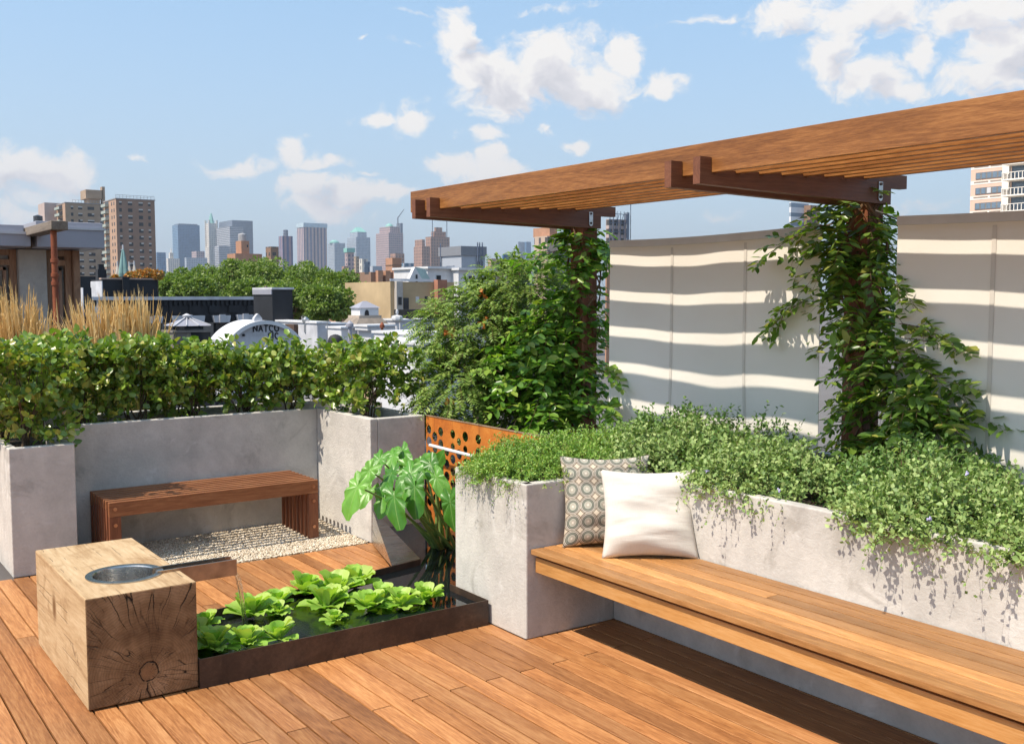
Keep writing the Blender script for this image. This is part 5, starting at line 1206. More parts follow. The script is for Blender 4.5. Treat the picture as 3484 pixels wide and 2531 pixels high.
m_ = MB(); p0, p1 = fx(3418, 600).y, fx(3441, 600).y; m_.box(x0-.25, x0-.001, p1, p0, GZ, zt); mesh(m_, 'pier', ww, t)
b0_ = fx(3443, 600).y; m_ = MB(); m_.box(x0-.02, x0-.003, yE, b0_, GZ, zt); mesh(m_, 'balcony_recess', glass_m, t)
for r_ in range(-4, 3):
    z = zr+r_*fh; m_ = MB(); m_.box(x0-1.1, x0-.021, yE, b0_, z-.60*fh, z-.51*fh); m_.box(x0-1.1, x0-1.06, yE, b0_, z-.12*fh, z-.08*fh)
    for k in range(40):
        yy = b0_-.1-k*.22
        if yy-.05 < yE: break
        m_.box(x0-1.09, x0-1.06, yy-.04, yy, z-.51*fh, z-.12*fh)
    m_.box(x0-1.1, x0-.021, b0_-.06, b0_-.02, z-.509*fh, z-.121*fh); mesh(m_, 'balcony', ww, t)

# --- trees: trunk, limbs, clumped crown
def tree(seed, px, py_top, D, hw_px, ht_px, label, mat, n=9500, leaf=.21, group='street trees beyond the black building'):
    rng = np.random.default_rng(seed); top = at_d(px, py_top, D); s = D/FPX; rw_ = hw_px*s; rh = ht_px*s/2; cx, cy, cz = top.x, top.y, top.z-rh
    t = thing('street_tree', label, 'tree', (cx, cy, GZ), group)
    ncl = 70; C, _ = in_ell(rng, ncl, (0, 0, 0), (rw_*.82, rw_*.82, rh*.80), .35)
    C = C[C[:, 2] > -rh*.75]; ncl = len(C)
    idx = rng.integers(0, ncl, n); d = rdir(rng, n); cr = rng.uniform(.12, .28, ncl)*min(rw_, rh*1.3)
    P = C[idx]+d*(rng.uniform(.3, 1, (n, 1))**.5)*cr[idx][:, None]*np.array([1.15, 1.15, .8])+np.array([cx, cy, cz])
    Dd = nz(d+rng.normal(0, .5, (n, 3))); Nn = nz(d*.6+Z*.6+rng.normal(0, .45, (n, 3)))
    L = rng.uniform(.6, 1.3, n)*leaf; V, F = leaf_mesh(P, Dd, Nn, L, L*.62, T4)
    npmesh(V, F, 'crown', mat, t)
    m_ = MB(); base = Vector((cx, cy, GZ)); fork = Vector((cx+rng.normal(0, .3), cy, cz-rh*.75)); m_.tube([base, base.lerp(fork, .5)+Vector((rng.normal(0, .2), 0, 0)), fork], [.34, .26, .2], 8)
    for c in C[rng.permutation(ncl)[:12]]:
        e = Vector((cx+c[0], cy+c[1], cz+c[2])); m_.tube([fork, fork.lerp(e, .5)+Vector((0, 0, .25)), e], [.15, .09, .03], 5)
    mesh(m_, 'trunk', mt['bark'], t); return t
for a in [(71, 605, 905, 74, 85, 150, 'leftmost rounded street tree behind the black building'), (72, 700, 888, 82, 85, 170, 'street tree below the gothic spire'),
          (73, 795, 868, 80, 95, 195, 'tall street tree below the orange water tank bulkhead'), (74, 905, 862, 78, 105, 205, 'street tree with the highest crown, below the violet ribbed tower'),
          (75, 1030, 872, 74, 110, 220, 'broad street tree below the pink and blue ribbed tower'), (76, 1150, 895, 70, 95, 205, 'street tree below the domed tower'),
          (77, 1225, 955, 66, 80, 160, 'lower street tree at the right end of the row of trees'), (78, 655, 930, 66, 90, 120, 'small front tree behind the upper black brick box'),
          (79, 985, 950, 64, 100, 150, 'front tree with dark lower branches right of the black wall'), (80, 1105, 960, 60, 95, 140, 'front tree behind the small white cupola'), (81, 850, 940, 68, 95, 110, 'front tree behind the middle of the black wall')]:
    tree(*a, mt['leaf_tree'])
tree(82, 1395, 948, 110, 40, 45, 'small yellow green tree beside the white gabled house', mt['leaf_tree'], 900, .3, None)
tree(83, 1760, 880, 60, 50, 70, 'hazy small tree behind the top of the feathery shrub', mt['leaf_tree'], 900, .25, None)

# --- black painted building with white coping
D3 = 30
x0, y0, x1, y1, zt = extent(300, 316, 960, 1008, D3)
bb = thing('black_building', 'long black painted brick building with a white roof edge and white stone lintels', 'building', (x0, y0, GZ))
m_ = MB(); m_.box(x0, x1, y0, y0+9, GZ, zt-.10); mesh(m_, 'wall', mt['black'], bb)
m_ = MB(); m_.box(x0-.08, x1+.06, y0-.10, y0+.35, zt-.099, zt); m_.box(x0-.08, x0+.25, y0+.351, y0+9, zt-.099, zt); mesh(m_, 'coping', mt['white_dirty'], bb)
m_ = MB(); m_.box(x0-.03, x0-.002, y0-.02, y0+9, GZ, zt-.101); m_.box(x0-.03, x0+.22, y0-.03, y0-.002, GZ, zt-.101); mesh(m_, 'white_side_wall', mt['white'], bb)
m_ = MB()
for k in range(9): a = x0+(x1-x0)*(.06+.105*k); m_.box(a, a+.34, y0-.06, y0-.002, zt-.50, zt-.28)
for k in range(40): a = x0+(x1-x0)*k/40; m_.box(a, a+.08, y0-.05, y0-.002, zt-.27, zt-.11)
mesh(m_, 'cornice_block', mt['black'], bb)
pier_m = plain('grey_brick_piers', (.17,.15,.135), .9, var=.25, scale=3)
for (pa, pb, pt, pb2) in [(505,546,1075,1097),(587,688,1073,1102),(725,775,1072,1095),(806,852,1069,1092),(886,920,1066,1090)]:
    a, c = at_y(pa, pt, y0), at_y(pb, pb2, y0); m_ = MB(); m_.ext([(a.x, c.z), (c.x, c.z), (c.x+.04, a.z-.05), (c.x+.04, a.z), (a.x-.04, a.z), (a.x-.04, a.z-.05)], 'y', y0-.16, y0-.002); li = mesh(m_, 'lintel', mt['white_dirty'], bb)
    m_ = MB(); cx = (a.x+c.x)/2; m_.box(cx-.09, cx+.09, y0-.21, y0-.161, c.z, a.z+.03); mesh(m_, 'keystone', mt['white_dirty'], li)
    m_ = MB(); m_.box(a.x+.05, c.x-.05, y0-.03, y0-.002, c.z-1.5, c.z-.002); wn = mesh(m_, 'window', mt['glass_dark'], bb)
for (pa, pb) in [(548,586),(690,724),(776,805),(853,885),(921,950)]:
    a, c = at_y(pa, 1096, y0), at_y(pb, 1096, y0); m_ = MB(); m_.box(a.x, c.x, y0-.05, y0-.002, GZ, a.z); mesh(m_, 'pier', pier_m, bb)
x2, y2, x3, y3, z3 = extent(311, 349, 535, 949, 33)
t = thing('black_brick_box', 'small black brick rooftop box with a bright white left side, above the black building', 'building', (x2, y2, zt))
m_ = MB(); m_.box(x2, x3, y2, y3, GZ, z3); mesh(m_, 'wall', mt['black'], t); m_ = MB(); m_.box(x2-.03, x2-.002, y2-.01, y3, GZ, z3-.05); mesh(m_, 'white_side', mt['white_dirty'], t)
m_ = MB(); a = at_y(414, 940, y2); c = at_y(437, 940, y2); m_.box(a.x, c.x, y2-.12, y2-.002, zt, a.z); mesh(m_, 'chimney', mt['black'], t)
m_ = MB(); m_.box(x2-.05, x3+.03, y2-.04, y2+.25, z3+.001, z3+.05); mesh(m_, 'coping', plain('peach_coping', (.42,.30,.24), .8), t)
t, e = tower('dark_roof_block', mt['black'], 'dark blue black block at the right end of the black building', 'building', 862, 926, 995, 984, 29)
m_ = MB(); m_.box(e[0]-.03, e[2]+.03, e[1]-.05, e[3], e[4]+.001, e[4]+.06); mesh(m_, 'coping', mt['white_dirty'], t)
m_ = MB(); m_.box(e[0]-.03, e[0]-.002, e[1], e[3], e[4]-.14, e[4]); mesh(m_, 'grey_side', mt['grey_metal'], t)
t, e = tower('louvre_box', mt['black'], 'small black louvred box with a white left side beside the pavilion', 'roof unit', 273, 284, 311, 977, 26)
m_ = MB(); m_.box(e[0]-.02, e[0]-.002, e[1], e[3], GZ, e[4]); mesh(m_, 'white_side', mt['white_dirty'], t)
tower('dark_building', mt['black'], 'dark rooftop with a stub chimney right of the pavilion', 'building', 262, 264, 335, 938, 45)
b = MB(); a = at_d(343, 902, 40); b.box(a.x-.16, a.x+.16, a.y-.2, a.y+.2, a.z-3, a.z-.15); b.box(a.x-.10, a.x+.10, a.y-.1, a.y+.1, a.z-.149, a.z+.05); single(b, 'chimney', mt['black'], 'slim black chimney with a white cap in front of the brown apartment towers', 'chimney', a)
# small tin gazebo roof with finial in front of the black building
c = at_d(648, 1078, 26); t = thing('gazebo', 'small square pavilion with a pale ribbed pointed tin roof, in front of the black building', 'gazebo', (c.x, c.y, c.z-.6))
ev = at_d(648, 1107, 26); hw = 62*26/FPX; m_ = MB(); cx, cy = ev.x, ev.y+hw*.6
m_.add([(cx-hw, cy-hw, ev.z), (cx+hw, cy-hw, ev.z), (cx+hw, cy+hw, ev.z), (cx-hw, cy+hw, ev.z), (cx, cy, c.z)], [(0,1,4),(1,2,4),(2,3,4),(3,0,4),(3,2,1,0)]); mesh(m_, 'roof', mt['grey_metal'], t)
m_ = MB()
for sx in (-1, -.33, .33, 1): m_.tube([(cx+hw*sx, cy-hw, ev.z+.015), (cx+hw*sx*.05, cy-hw*.05, c.z+.01)], .016, 4)
mesh(m_, 'roof_rib', mt['white_dirty'], t)
m_ = MB(); m_.lathe([(.03, -.03), (.10, .0), (.12, .04), (.02, .09)], (cx, cy, c.z), 10); mesh(m_, 'finial', mt['white_dirty'], t)
m_ = MB(); m_.box(cx-hw*1.12, cx+hw*1.02, cy-hw*1.05, cy+hw, ev.z-.16, ev.z-.11); m_.box(cx-hw*1.05, cx-hw*.1, cy-hw*.95, cy+hw*.9, GZ, ev.z-.161); mesh(m_, 'wall', pier_m, t)
m_ = MB(); m_.box(cx-hw*.1, cx+hw*1.0, cy-hw*.9, cy+hw*.9, GZ, ev.z-.161); mesh(m_, 'dark_door', mt['glass_dark'], t)

# --- closed umbrellas and orange flowering shrubs on the black box terrace
def umbrella(px, pyt, pyb, D, rad, mat, label):
    a, c = at_d(px, pyt, D), at_d(px, pyb, D); t = thing('closed_umbrella', label, 'umbrella', (c.x, c.y, c.z), 'closed parasols on the roof terrace'); h = a.z-c.z
    m_ = MB(); n_ = 20; prof = [(0, 1.0), (.12, .93), (.30, .80), (.62, .45), (.85, .15), (.78, .05), (.3, .03)]
    vs = []
    for r_, z in prof: vs += [(c.x+rad*r_*(1+.18*math.cos(5*2*math.pi*k/n_))*math.cos(2*math.pi*k/n_), c.y+rad*r_*(1+.18*math.cos(5*2*math.pi*k/n_))*math.sin(2*math.pi*k/n_), c.z+h*z) for k in range(n_)]
    fs = [(i_*n_+k, i_*n_+(k+1) % n_, (i_+1)*n_+(k+1) % n_, (i_+1)*n_+k) for i_ in range(len(prof)-1) for k in range(n_)]
    m_.add(vs, fs); mesh(m_, 'canopy', mat, t); m_ = MB(); m_.tube([(c.x, c.y, c.z-1.3), (c.x, c.y, a.z+.06)], .025, 6); mesh(m_, 'pole', mt['white_dirty'], t)
um_g = plain('faded_green_canvas', (.17,.30,.29), .8, var=.15, scale=4); um_w = plain('cream_umbrella_canvas', (.60,.54,.47), .8, var=.08)
umbrella(421, 838, 945, 34, .17, um_g, 'tall closed faded green parasol behind the black brick box')
umbrella(401, 893, 945, 34.5, .085, um_w, 'slim closed cream parasol left of the green one')
umbrella(441, 895, 945, 34.5, .085, um_w, 'slim closed cream parasol just right of the green one')
umbrella(458, 892, 945, 34.5, .085, um_w, 'slim closed cream parasol furthest right of the green one')
def flower_bush(seed, px, py, D, r, label):
    rng = np.random.default_rng(seed); c = at_d(px, py, D); t = thing('flowering_shrub', label, 'shrub', (c.x, c.y, c.z-r), 'orange flowering shrubs on the roof terrace')
    n = 420; P, d = in_ell(rng, n, (c.x, c.y, c.z), (r*1.15, r, r*.85), .5); V, F = leaf_mesh(P, nz(d+rng.normal(0, .6, d.shape)), nz(d+Z*.4), rng.uniform(.05, .11, n), rng.uniform(.04, .08, n), T4); npmesh(V, F, 'foliage', mt['leaf_orange'], t)
    m_ = MB(); m_.tube([(c.x, c.y, c.z-1.3), (c.x, c.y, c.z)], .03, 5); mesh(m_, 'stem', mt['bark'], t)
for k, (px, py, lb) in enumerate([(445, 940, 'orange flowered shrub at the foot of the cream parasols'), (478, 934, 'orange flowered shrub left of the middle one on the black box'), (505, 930, 'orange flowered shrub in the middle of the black box terrace'), (535, 934, 'orange flowered shrub at the right end of the black box'), (392, 946, 'small greener shrub left of the green parasol')]): flower_bush(90+k, px, py, 34, .17 if k < 4 else .1, lb)

# --- white rooftop with arch, cupola and urn columns
D4 = 22
y_a = at_d(890, 1110, D4).y
L_, Rr, T_ = at_y(772, 1160, y_a), at_y(1018, 1160, y_a), at_y(893, 1091, y_a)
cxa = (L_.x+Rr.x)/2; wa = (Rr.x-L_.x)/2; h_ = T_.z-L_.z; Rad = (wa*wa+h_*h_)/(2*h_); zc = T_.z-Rad
arc = [(cxa+Rad*math.sin(a), zc+Rad*math.cos(a)) for a in np.linspace(-math.asin(wa/Rad), math.asin(wa/Rad), 33)]
t = thing('white_arched_gable', 'white painted arched gable with black spray painted lettering', 'roof gable', (cxa, y_a, L_.z))
m_ = MB(); m_.ext(arc+[(Rr.x, L_.z-1.2), (L_.x, L_.z-1.2)], 'y', y_a, y_a+1.0); mesh(m_, 'wall', mt['white_dirty'], t)
m_ = MB(); n_ = len(arc)
for k in range(n_-1):
    (ax_, az_), (bx_, bz_) = arc[k], arc[k+1]; f = lambda p, s: (cxa+(p[0]-cxa)*s, zc+(p[1]-zc)*s)
    a2, b2 = f(arc[k], .93), f(arc[k+1], .93); a3, b3 = f(arc[k], 1.012), f(arc[k+1], 1.012)
    m_.add([(a2[0], y_a-.10, a2[1]), (b2[0], y_a-.10, b2[1]), (b3[0], y_a-.10, b3[1]), (a3[0], y_a-.10, a3[1]), (a2[0], y_a-.001, a2[1]), (b2[0], y_a-.001, b2[1]), (b3[0], y_a+1.02, b3[1]), (a3[0], y_a+1.02, a3[1])], [(0,1,2,3),(3,2,6,7),(0,4,5,1)])
mesh(m_, 'arch_moulding', mt['white'], t)
m_ = MB(); pz = at_y(877, 1066, y_a).z; pxx = at_y(877, 1066, y_a).x; pr = .085; leafp = [(pxx-pr*1.1, T_.z-.02), (pxx-pr, T_.z+.06), (pxx-pr*.5, pz-.04), (pxx, pz), (pxx+pr*.5, pz-.04), (pxx+pr, T_.z+.06), (pxx+pr*1.1, T_.z-.02)]
m_.ext(leafp, 'y', y_a-.02, y_a+.10); mesh(m_, 'finial', mt['white_dirty'], t)
# spray painted letters as raised strokes on the gable: first line N A T C O, below S C
def strokes(px0, py0, hpx, text, parent):
    GL = {'N': [[(0,1),(0,0),(.55,1),(.55,0)]], 'A': [[(0,1),(.3,0),(.6,1)],[(.14,.6),(.46,.6)]], 'T': [[(0,0),(.6,0)],[(.3,0),(.3,1)]], 'C': [[(.55,.15),(.35,0),(.1,.15),(0,.5),(.1,.85),(.35,1),(.55,.85)]],
          'O': [[(.3,0),(.05,.2),(0,.5),(.05,.8),(.3,1),(.55,.8),(.6,.5),(.55,.2),(.3,0)]], 'S': [[(.5,.1),(.25,0),(.02,.2),(.2,.45),(.45,.6),(.45,.9),(.2,1),(0,.85)]], 'I': [[(0,0),(0,1)]], 'M': [[(0,1),(.1,0),(.35,.7),(.6,0),(.7,1)]]}
    m_ = MB(); ox = px0
    for ch in text:
        for st_ in GL[ch]:
            P = [at_y(ox+x*hpx, py0+y*hpx+1.5*math.sin(x*5+ox), y_a-.004) for x, y in st_]
            P = [Vector((p.x, y_a-.006, p.z)) for p in P]
            for a, b_ in zip(P[:-1], P[1:]): m_.tube([a, b_], .015, 5)
        ox += hpx*(.82 if ch != 'I' else .34)
    return mesh(m_, 'lettering', mt['ink'], parent)
strokes(862, 1105, 22, 'NATCO', t); strokes(912, 1131, 20, 'SIC', t)
m_ = MB(); a = at_y(857, 1126, y_a); m_.box(a.x, a.x+.07, y_a-.006, y_a-.002, a.z-.10, a.z); a = at_y(871, 1128, y_a); m_.box(a.x, a.x+.17, y_a-.006, y_a-.002, a.z-.09, a.z); mesh(m_, 'grey_patch', plain('grey_paint_patch', (.42,.42,.44), .8), t)
m_ = MB(); a = at_y(828, 1139, y_a); m_.lathe([(.0005, -.03), (.03, -.02), (.03, .02), (.0005, .03)], (a.x, y_a-.02, a.z), 10); mesh(m_, 'vent_hole', mt['ink'], t)

wr_ = thing('white_rooftop_wall', 'low white painted parapet walls of the neighbouring roof, right of the arched gable', 'wall', tuple(at_d(1200, 1160, 27)))
def slab(pa, pb, pt, pbm, D, depth=.6):
    y = at_d((pa+pb)/2, pt, D).y; a, c = at_y(pa, pt, y), at_y(pb, pbm, y); m_ = MB(); m_.box(a.x, c.x, y, y+depth, min(c.z, a.z-.1), a.z); return m_, (a.x, c.x, y, a.z)
for (pa, pb, pt, pbm, D, dep) in [(1078,1120,1100,1215,27,3.2),(1120,1178,1104,1215,27.4,.8),(1160,1260,1118,1215,26,.8),(1262,1352,1122,1230,25.6,2.0),(1250,1345,1112,1121,25.5,.7),(1360,1480,1092,1215,29,1.2),(1395,1520,1140,1380,20,1.5),(1430,1620,1175,1500,19,1.5)]:
    m_, q = slab(pa, pb, pt, pbm, D, dep); w_ = mesh(m_, 'wall', mt['white_dirty'] if D > 26 else mt['white'], wr_, bevel=.02)
    m_ = MB(); m_.box(q[0]-.03, q[1]+.03, q[2]-.05, q[2]+dep+.03, q[3]+.001, q[3]+.05); mesh(m_, 'coping', mt['white'], w_)
m_, q = slab(1000, 1076, 1103, 1160, 28); single(m_, 'brown_brick_wall', plain('dark_brown_brick', (.085,.050,.036), .9, var=.3, scale=5), 'dark brown brick wall between the arched gable and the white walls', 'wall', (q[0], q[2], q[3]-1))
m_, q = slab(1357, 1468, 1053, 1088, 30, .3); single(m_, 'black_parapet', plain('charred_black', (.02,.018,.016), .8, var=.5, scale=4), 'ragged black parapet strip below the tan house', 'wall', (q[0], q[2], q[3]-.3))
# cupola
c = at_d(1258, 1024, 28); t = thing('white_cupola', 'small white rooftop cupola with a grey pointed roof and brown skirt roof', 'cupola', (c.x, c.y, c.z-1)); s_ = 28/FPX
ev = at_d(1258, 1047, 28).z; hb = 37*s_; cx, cy = c.x, c.y+hb
m_ = MB(); m_.add([(cx-hb*1.12, cy-hb, ev), (cx+hb*1.12, cy-hb, ev), (cx+hb*1.12, cy+hb, ev), (cx-hb*1.12, cy+hb, ev), (cx-.06, cy, c.z), (cx+.06, cy, c.z)], [(0,1,5,4),(1,2,5),(2,3,4,5),(3,0,4),(3,2,1,0)]); mesh(m_, 'roof', mt['grey_metal'], t)
zb_ = at_d(1258, 1079, 28).z; m_ = MB(); m_.box(cx-hb*.95, cx+hb*.95, cy-hb*.9, cy+hb*.9, zb_-.3, ev-.002); mesh(m_, 'wall', mt['white'], t)
m_ = MB(); arcp = [(cx-hb*.52, zb_), (cx-hb*.02, zb_), (cx-hb*.08, zb_+.16), (cx-hb*.18, zb_+.20), (cx-hb*.36, zb_+.20), (cx-hb*.46, zb_+.15)]; m_.ext(arcp, 'y', cy-hb*.93, cy-hb*.902); mesh(m_, 'window', mt['glass_dark'], t)
zk = at_d(1258, 1118, 28).z; m_ = MB(); k2 = hb*2.05
m_.add([(cx-k2, cy-hb*1.9, zk), (cx+k2, cy-hb*1.9, zk), (cx+k2, cy+hb*2, zk), (cx-k2, cy+hb*2, zk), (cx-hb*1.1, cy-hb*1.05, zb_), (cx+hb*1.1, cy-hb*1.05, zb_), (cx+hb*1.1, cy+hb*1.1, zb_), (cx-hb*1.1, cy+hb*1.1, zb_)], [(0,1,5,4),(1,2,6,5),(2,3,7,6),(3,0,4,7),(4,5,6,7)]); mesh(m_, 'skirt_roof', plain('brown_shingles', (.24,.20,.165), .9, var=.25, scale=6), t)
m_ = MB(); m_.box(cx-hb*1.15, cx+hb*1.15, cy-hb*1.1, cy+hb*1.15, zb_-.02, zb_+.05); mesh(m_, 'ledge', plain('tan_ledge', (.44,.36,.29), .8), t)
# urn columns
for (px, pyt, pyb, D, sc, lb) in [(1352, 1068, 1210, 24, 1.0, 'taller white chimney like column with a wide cap'), (1412, 1112, 1240, 20, .8, 'shorter white column with a round urn cap, right of the taller one')]:
    a, c = at_d(px, pyt, D), at_d(px, pyb, D); r_ = 6.5*D/FPX*sc; t = thing('white_column', lb, 'chimney', (c.x, c.y, c.z), 'white urn topped columns on the neighbouring roof'); H = a.z-c.z
    m_ = MB(); m_.lathe([(r_*1.3, -.6), (r_*1.25, 0), (r_, H*.25), (r_*.95, H*.78), (r_*1.3, H*.80)], c, 20); mesh(m_, 'shaft', mt['white_dirty'], t, smooth=False)
    m_ = MB(); m_.lathe([(r_*1.3, H*.80), (r_*2.2, H*.83), (r_*3.0, H*.86), (r_*3.1, H*.90), (r_*2.9, H*.95), (r_*1.4, H*.97), (r_*.2, H*.98)], c, 20 if sc < 1 else 8); mesh(m_, 'cap', mt['white'], t)
    m_ = MB(); m_.lathe([(r_*.2, H*.98), (r_*.75, H*1.02), (r_*.7, H*1.08), (.002, H*1.12)], c, 10); mesh(m_, 'finial', mt['white_dirty'], t)

# --- small things on the white roofs
def post_thing(px, pt, pb, D, r, name, mat, label, cap=0):
    a, c = at_d(px, pt, D), at_d(px, pb, D); m_ = MB(); m_.lathe([(r, c.z-a.z), (r, -.02)] + ([(r*1.9, -.02), (r*1.9, .05), (r*.3, .12)] if cap else [(r, 0)]), a, 12)
    return single(m_, name, mat, label, 'roof vent', a)
post_thing(1113, 1092, 1180, 24.5, .012, 'vent_pipe', mt['chrome'], 'thin grey pole standing against the leftmost white parapet wall')
post_thing(1190, 1108, 1180, 23.5, .045, 'vent_pipe', mt['grey_metal'], 'grey vent pipe with a cap in front of the low white parapet', 1)
post_thing(1300, 1112, 1180, 24.8, .03, 'vent_pipe', mt['rust'], 'short rusty vent pipe right of the cupola', 1)
post_thing(1040, 1092, 1130, 27.5, .05, 'vent_pipe', mt['chrome'], 'bright capped vent pipe above the dark brown brick wall', 1)
post_thing(905, 985, 1012, 29.6, .04, 'vent_pipe', mt['darksteel'], 'dark stub vent pipe on the roof of the black building', 1)
c = at_d(1141, 1162, 23); m_ = MB(); m_.lathe([(.17, -.4), (.17, 0), (.155, .08), (.11, .135), (.05, .16), (.003, .168)], c, 20); single(m_, 'roof_ventilator', mt['ink'], 'black domed roof ventilator half hidden behind the hedge', 'roof vent', c, smooth=True)
wa_, wb_ = at_d(1352, 1075, 24), at_d(1600, 1020, 34); m_ = MB(); m_.tube([wa_.lerp(wb_, t)+Vector((0, 0, -.5*4*t*(1-t)*.6)) for t in np.linspace(0, 1, 14)], .012, 5); single(m_, 'overhead_wire', mt['ink'], 'thin black wire sagging away from the taller white column', 'wire', wa_)

# --- tan house with white gable, further on
D5 = 62
y_t = at_d(1420, 975, D5).y; f5 = lambda px, py: at_y(px, py, y_t)
t = thing('tan_house', 'tan stucco building with a brick chimney, below the white gabled house', 'building', tuple(f5(1330, 1050)))
a, c = f5(1328, 958), f5(1545, 958); tanm = plain('tan_stucco', (.46,.34,.20), .9, var=.18, scale=.5); m_ = MB(); m_.box(a.x, c.x, y_t, y_t+6, GZ, a.z); mesh(m_, 'wall', tanm, t)
m_ = MB(); a, c = f5(1475, 952), f5(1497, 952); d = f5(1507, 952); m_.box(a.x, d.x, y_t-.5, y_t-.002, GZ, a.z); mesh(m_, 'chimney', plain('red_brick', (.36,.16,.10), .9, var=.15, scale=2), t)
m_ = MB(); a, c = f5(1341, 957), f5(1362, 957); m_.box(a.x, c.x, y_t-.3, y_t-.002, GZ, a.z); mesh(m_, 'grey_pier', plain('pale_pier', (.44,.40,.36), .9), t)
m_ = MB(); a, c = f5(1326, 956), f5(1480, 960); m_.box(a.x, c.x, y_t-.06, y_t-.003, a.z+.001, a.z+.14); mesh(m_, 'coping', mt['white'], t)
for (pa, pb, pt, pm, w_) in [(1346,1358,1010,1037,0),(1372,1390,1013,1052,0),(1414,1425,1009,1030,1),(1445,1455,1008,1030,0),(1468,1474,1010,1030,0)]:
    a, c = f5(pa, pt), f5(pb, pm); m_ = MB(); m_.box(a.x, c.x, y_t-.33 if pa < 1360 else y_t-.04, y_t-.301 if pa < 1360 else y_t-.003, c.z, a.z); mesh(m_, 'window', mt['white'] if w_ else mt['glass_dark'], t)
y_g = y_t+8; f6 = lambda px, py: at_y(px, py, y_g)
t = thing('white_gabled_house', 'white gabled attic house with a pale green glazed roof', 'building', tuple(f6(1420, 990)))
A_, B_, C_ = f6(1388, 962), f6(1412, 908), f6(1448, 970); dep = 9; m_ = MB()
m_.ext([(A_.x, A_.z-3), (C_.x, A_.z-3), (C_.x, C_.z), (B_.x, B_.z), (A_.x, A_.z)], 'y', y_g, y_g+.4); mesh(m_, 'gable', mt['white'], t)
X2, X3 = f6(1480, 962), f6(1455, 914); m_ = MB(); m_.add([(B_.x+.03, y_g+.05, B_.z), (X3.x, y_g+.4, X3.z), (X2.x, y_g+.4, X2.z), (C_.x+.02, y_g+.05, C_.z), (B_.x+.03, y_g+.15, B_.z-.12), (X3.x, y_g+.55, X3.z-.12), (X2.x, y_g+.55, X2.z-.12), (C_.x+.02, y_g+.15, C_.z-.12)], [(0,1,2,3),(7,6,5,4),(0,4,5,1),(1,5,6,2),(2,6,7,3),(3,7,4,0)]); mesh(m_, 'glazed_roof', plain('pale_green_glass', (.34,.43,.39), .3, var=.2, scale=.8), t)
m_ = MB(); a, c = f6(1414, 934), f6(1420, 968); m_.box(a.x, c.x, y_g-.05, y_g-.003, c.z, a.z); mesh(m_, 'window', mt['glass_dark'], t)
y_h = y_t+10; f7 = lambda px, py: at_y(px, py, y_h)
t = thing('white_flat_house', 'white flat roofed penthouse with small dark windows, right of the gabled house', 'building', tuple(f7(1500, 990)))
for (pa, pb, pt, pbm, dd) in [(1455,1545,914,1000,0),(1535,1665,920,1010,-1.0)]:
    a, c = f7(pa, pt), f7(pb, pbm); m_ = MB(); m_.box(a.x, c.x, y_h+dd, y_h+5+dd, c.z-4, a.z); w_ = mesh(m_, 'wall', mt['white'], t)
    m_ = MB(); m_.box(a.x-.15, c.x+.15, y_h+dd-.3, y_h+dd+5, a.z+.001, a.z+.16); mesh(m_, 'roof_edge', mt['white'], w_)
for (pa, pb, pt, pm, dd) in [(1485,1499,937,952,0),(1570,1588,940,956,-1),(1599,1614,939,955,-1),(1642,1660,936,950,-1)]:
    a, c = f7(pa, pt), f7(pb, pm); m_ = MB(); m_.box(a.x, c.x, y_h+dd-.06, y_h+dd-.003, c.z, a.z); mesh(m_, 'window', mt['glass_dark'], t)

# --- pavilion at the left: concrete column, wooden windows, grey fascia, beam and rusty pipe
YP = 11.6; fp = lambda px, py: at_y(px, py, YP); fq = lambda px, py: at_y(px, py, YP-.55)
pv = thing('rooftop_pavilion', 'rooftop pavilion with grey metal fascia, concrete column and wooden framed windows', 'pavilion', tuple(Vector((fp(150, 1000).x, YP, -.05))))
a, c = fq(127, 838), fq(354, 757); m_ = MB(); m_.box(a.x, c.x, YP-.55, YP+4, a.z, fq(230, 775).z); m_.box(a.x+.002, c.x-.002, YP-.50, YP+4, fq(230, 775).z+.001, c.z); mesh(m_, 'fascia', mt['grey_metal'], pv, bevel=.006)
m_ = MB(); m_.box(a.x-.0, c.x+.01, YP-.565, YP-.50, fq(230, 775).z-.012, fq(230, 775).z+.012); mesh(m_, 'fascia_trim', mt['white_dirty'], pv)
c2 = fq(103, 760); a2 = fq(-900, 838); m_ = MB(); m_.box(-3.0, c2.x, YP-.55, YP+4, fq(60, 836).z, fq(60, 790).z); m_.box(-3.0, fq(84, 760).x, YP-.50, YP+4, fq(60, 790).z+.001, fq(60, 762).z); mesh(m_, 'fascia', mt['grey_metal'], pv, bevel=.006)
m_ = MB(); m_.box(-3.0, fq(86, 760).x, YP-.565, YP-.50, fq(60, 790).z-.012, fq(60, 790).z+.012); mesh(m_, 'fascia_trim', mt['white_dirty'], pv)
zt_ = fq(60, 838).z; col0, col1 = fp(56, 900).x, fp(151, 900).x
m_ = MB(); m_.box(col0, col1, YP-.12, YP+.5, -.07, zt_-.002); mesh(m_, 'column', mt['pav_conc'], pv, bevel=.01)
m_ = MB(); m_.box(c2.x+.002, a.x-.002, YP-.3, YP+3, zt_, fq(60, 800).z); mesh(m_, 'dark_recess', mt['beam'], pv)
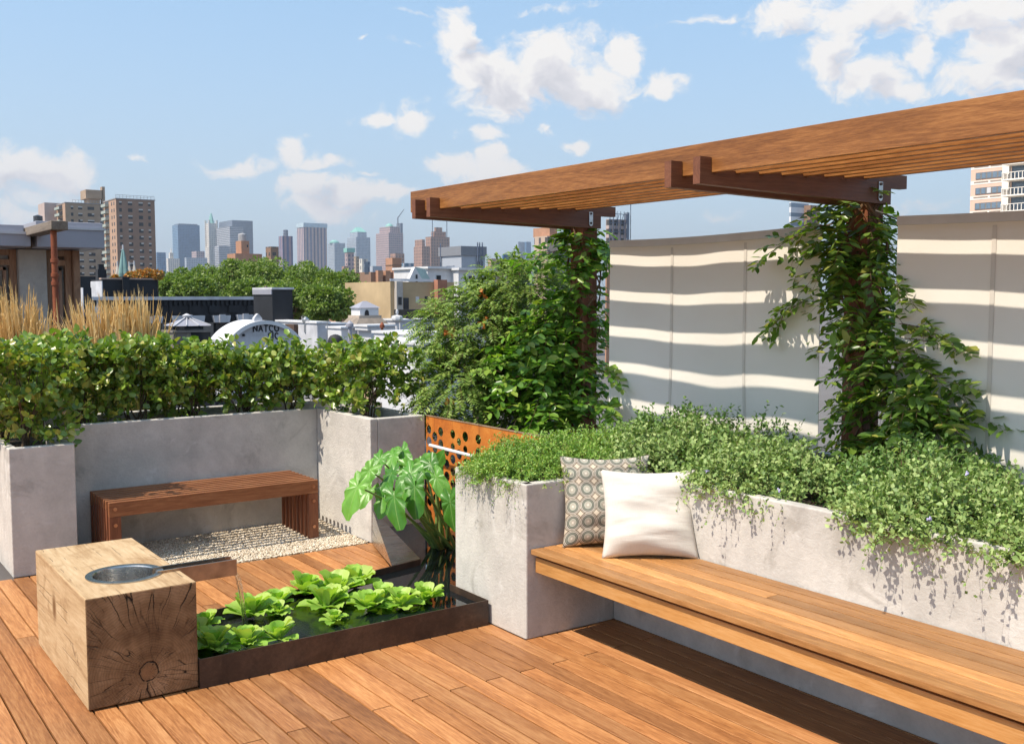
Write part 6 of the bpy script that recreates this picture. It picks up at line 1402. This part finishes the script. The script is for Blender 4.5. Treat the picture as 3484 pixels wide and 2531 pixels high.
def win(px0, px1, zb0):
    x0_, x1_ = fp(px0, 900).x, fp(px1, 900).x; m_ = MB(); fw = .065; zt2 = zt_-.003; zm = fp(200, 893).z; zl = fp(200, 862).z
    for (xa_, xb_, za_, zb_) in [(x0_, x0_+fw, zb0, zt2), (x1_-fw, x1_, zb0, zt2), (x0_+fw, x1_-fw, zm-.03, zm+.03), (x0_+fw, x1_-fw, zt2-.06, zt2), (x0_+fw, x1_-fw, zb0, zb0+.12)]: m_.box(xa_, xb_, YP-.02, YP+.06, za_, zb_)
    w_ = mesh(m_, 'window', mt['pav_wood'], pv, bevel=.004)
    m_ = MB(); m_.box(x0_+fw+.001, x1_-fw-.001, YP+.03, YP+.036, zm+.031, zt2-.061); m_.box(x0_+fw+.001, x1_-fw-.001, YP+.03, YP+.036, zb0+.121, zm-.031); mesh(m_, 'pane', pane_m, w_)
    m_ = MB(); xa_, xb_ = x0_+fw+.03, x1_-fw-.03; m_.box(xa_, xa_+.03, YP+.005, YP+.028, zb0+.14, zm-.05); m_.box(xb_-.03, xb_, YP+.005, YP+.028, zb0+.14, zm-.05); m_.box(xa_, xb_, YP+.005, YP+.028, zm-.08, zm-.05)
    for k in range(1, 12): zz_ = zb0+.2+(zm-zb0-.3)*k/12; m_.box(xb_-.12, xb_-.031, YP+.01, YP+.026, zz_-.008, zz_+.008)
    mesh(m_, 'glazing_bar', mt['pav_wood'], w_)
pane_m = (lambda mg: (out(mg[1], bsdf(mg[1], mg[1].ramp(mg[1].noise(mg[1].n('ShaderNodeTexCoord').outputs['Object'], 3.0, 4), [(.38, (.04,.035,.03)), (.62, (.23,.16,.10))]), .06)), mg[0])[1])(new_mat('warm_reflecting_glass'))
win(152, 242, -.07); win(-260, -95, -.07); win(-92, 55, -.07)
m_ = MB(); m_.box(fp(243, 900).x, fp(266, 900).x, YP-.08, YP+.4, -.07, zt_-.003); mesh(m_, 'end_post', mt['pav_wood'], pv, bevel=.005)
m_ = MB(); m_.box(fp(266, 900).x+.002, fp(266, 900).x+.04, YP+.1, YP+3.9, -.07, zt_-.003); mesh(m_, 'side_wall', mt['pav_conc'], pv)
m_ = MB(); bx0_, bx1_ = at_y(175, 800, 9.9).x, at_y(233, 800, 9.9).x; zbt, zbb = at_y(200, 749, 9.9).z, at_y(200, 780, 9.9).z; m_.box(bx0_, bx1_, 9.9, YP+.5, zbb, zbt); mesh(m_, 'beam', mt['beam'], pv, bevel=.006)
pxx_ = at_y(186, 900, 10.05).x; m_ = MB(); r_ = 11*at_y(186, 900, 10.05).length/FPX*.83; m_.tube([(pxx_, 10.05, -.07), (pxx_, 10.05, zbb-.002)], r_, 20); pi_ = mesh(m_, 'rusty_post', mt['rust'], pv, smooth=False)
for py in (885, 934, 962):
    z = at_y(186, py, 10.05).z; m_ = MB(); m_.lathe([(r_*1.01, -.018), (r_*1.28, -.016), (r_*1.28, .016), (r_*1.01, .018)], (pxx_, 10.05, z), 20, cap=False); mesh(m_, 'pipe_collar', mt['rust'], pi_)

# ================================================================ haze
hz_ = MB(); hz_.box(-6000, 6500, -2500, 6500, GZ-1.0, 330)
m, g = new_mat('summer_haze'); v = g.n('ShaderNodeVolumePrincipled', {'Color': (.80,.86,.95,1), 'Density': .00013, 'Anisotropy': .3}); g.n('ShaderNodeOutputMaterial', {'Volume': v.outputs[0]})
_props(mesh(hz_, 'haze', m, None, (0, 0, 0)), kind='stuff')
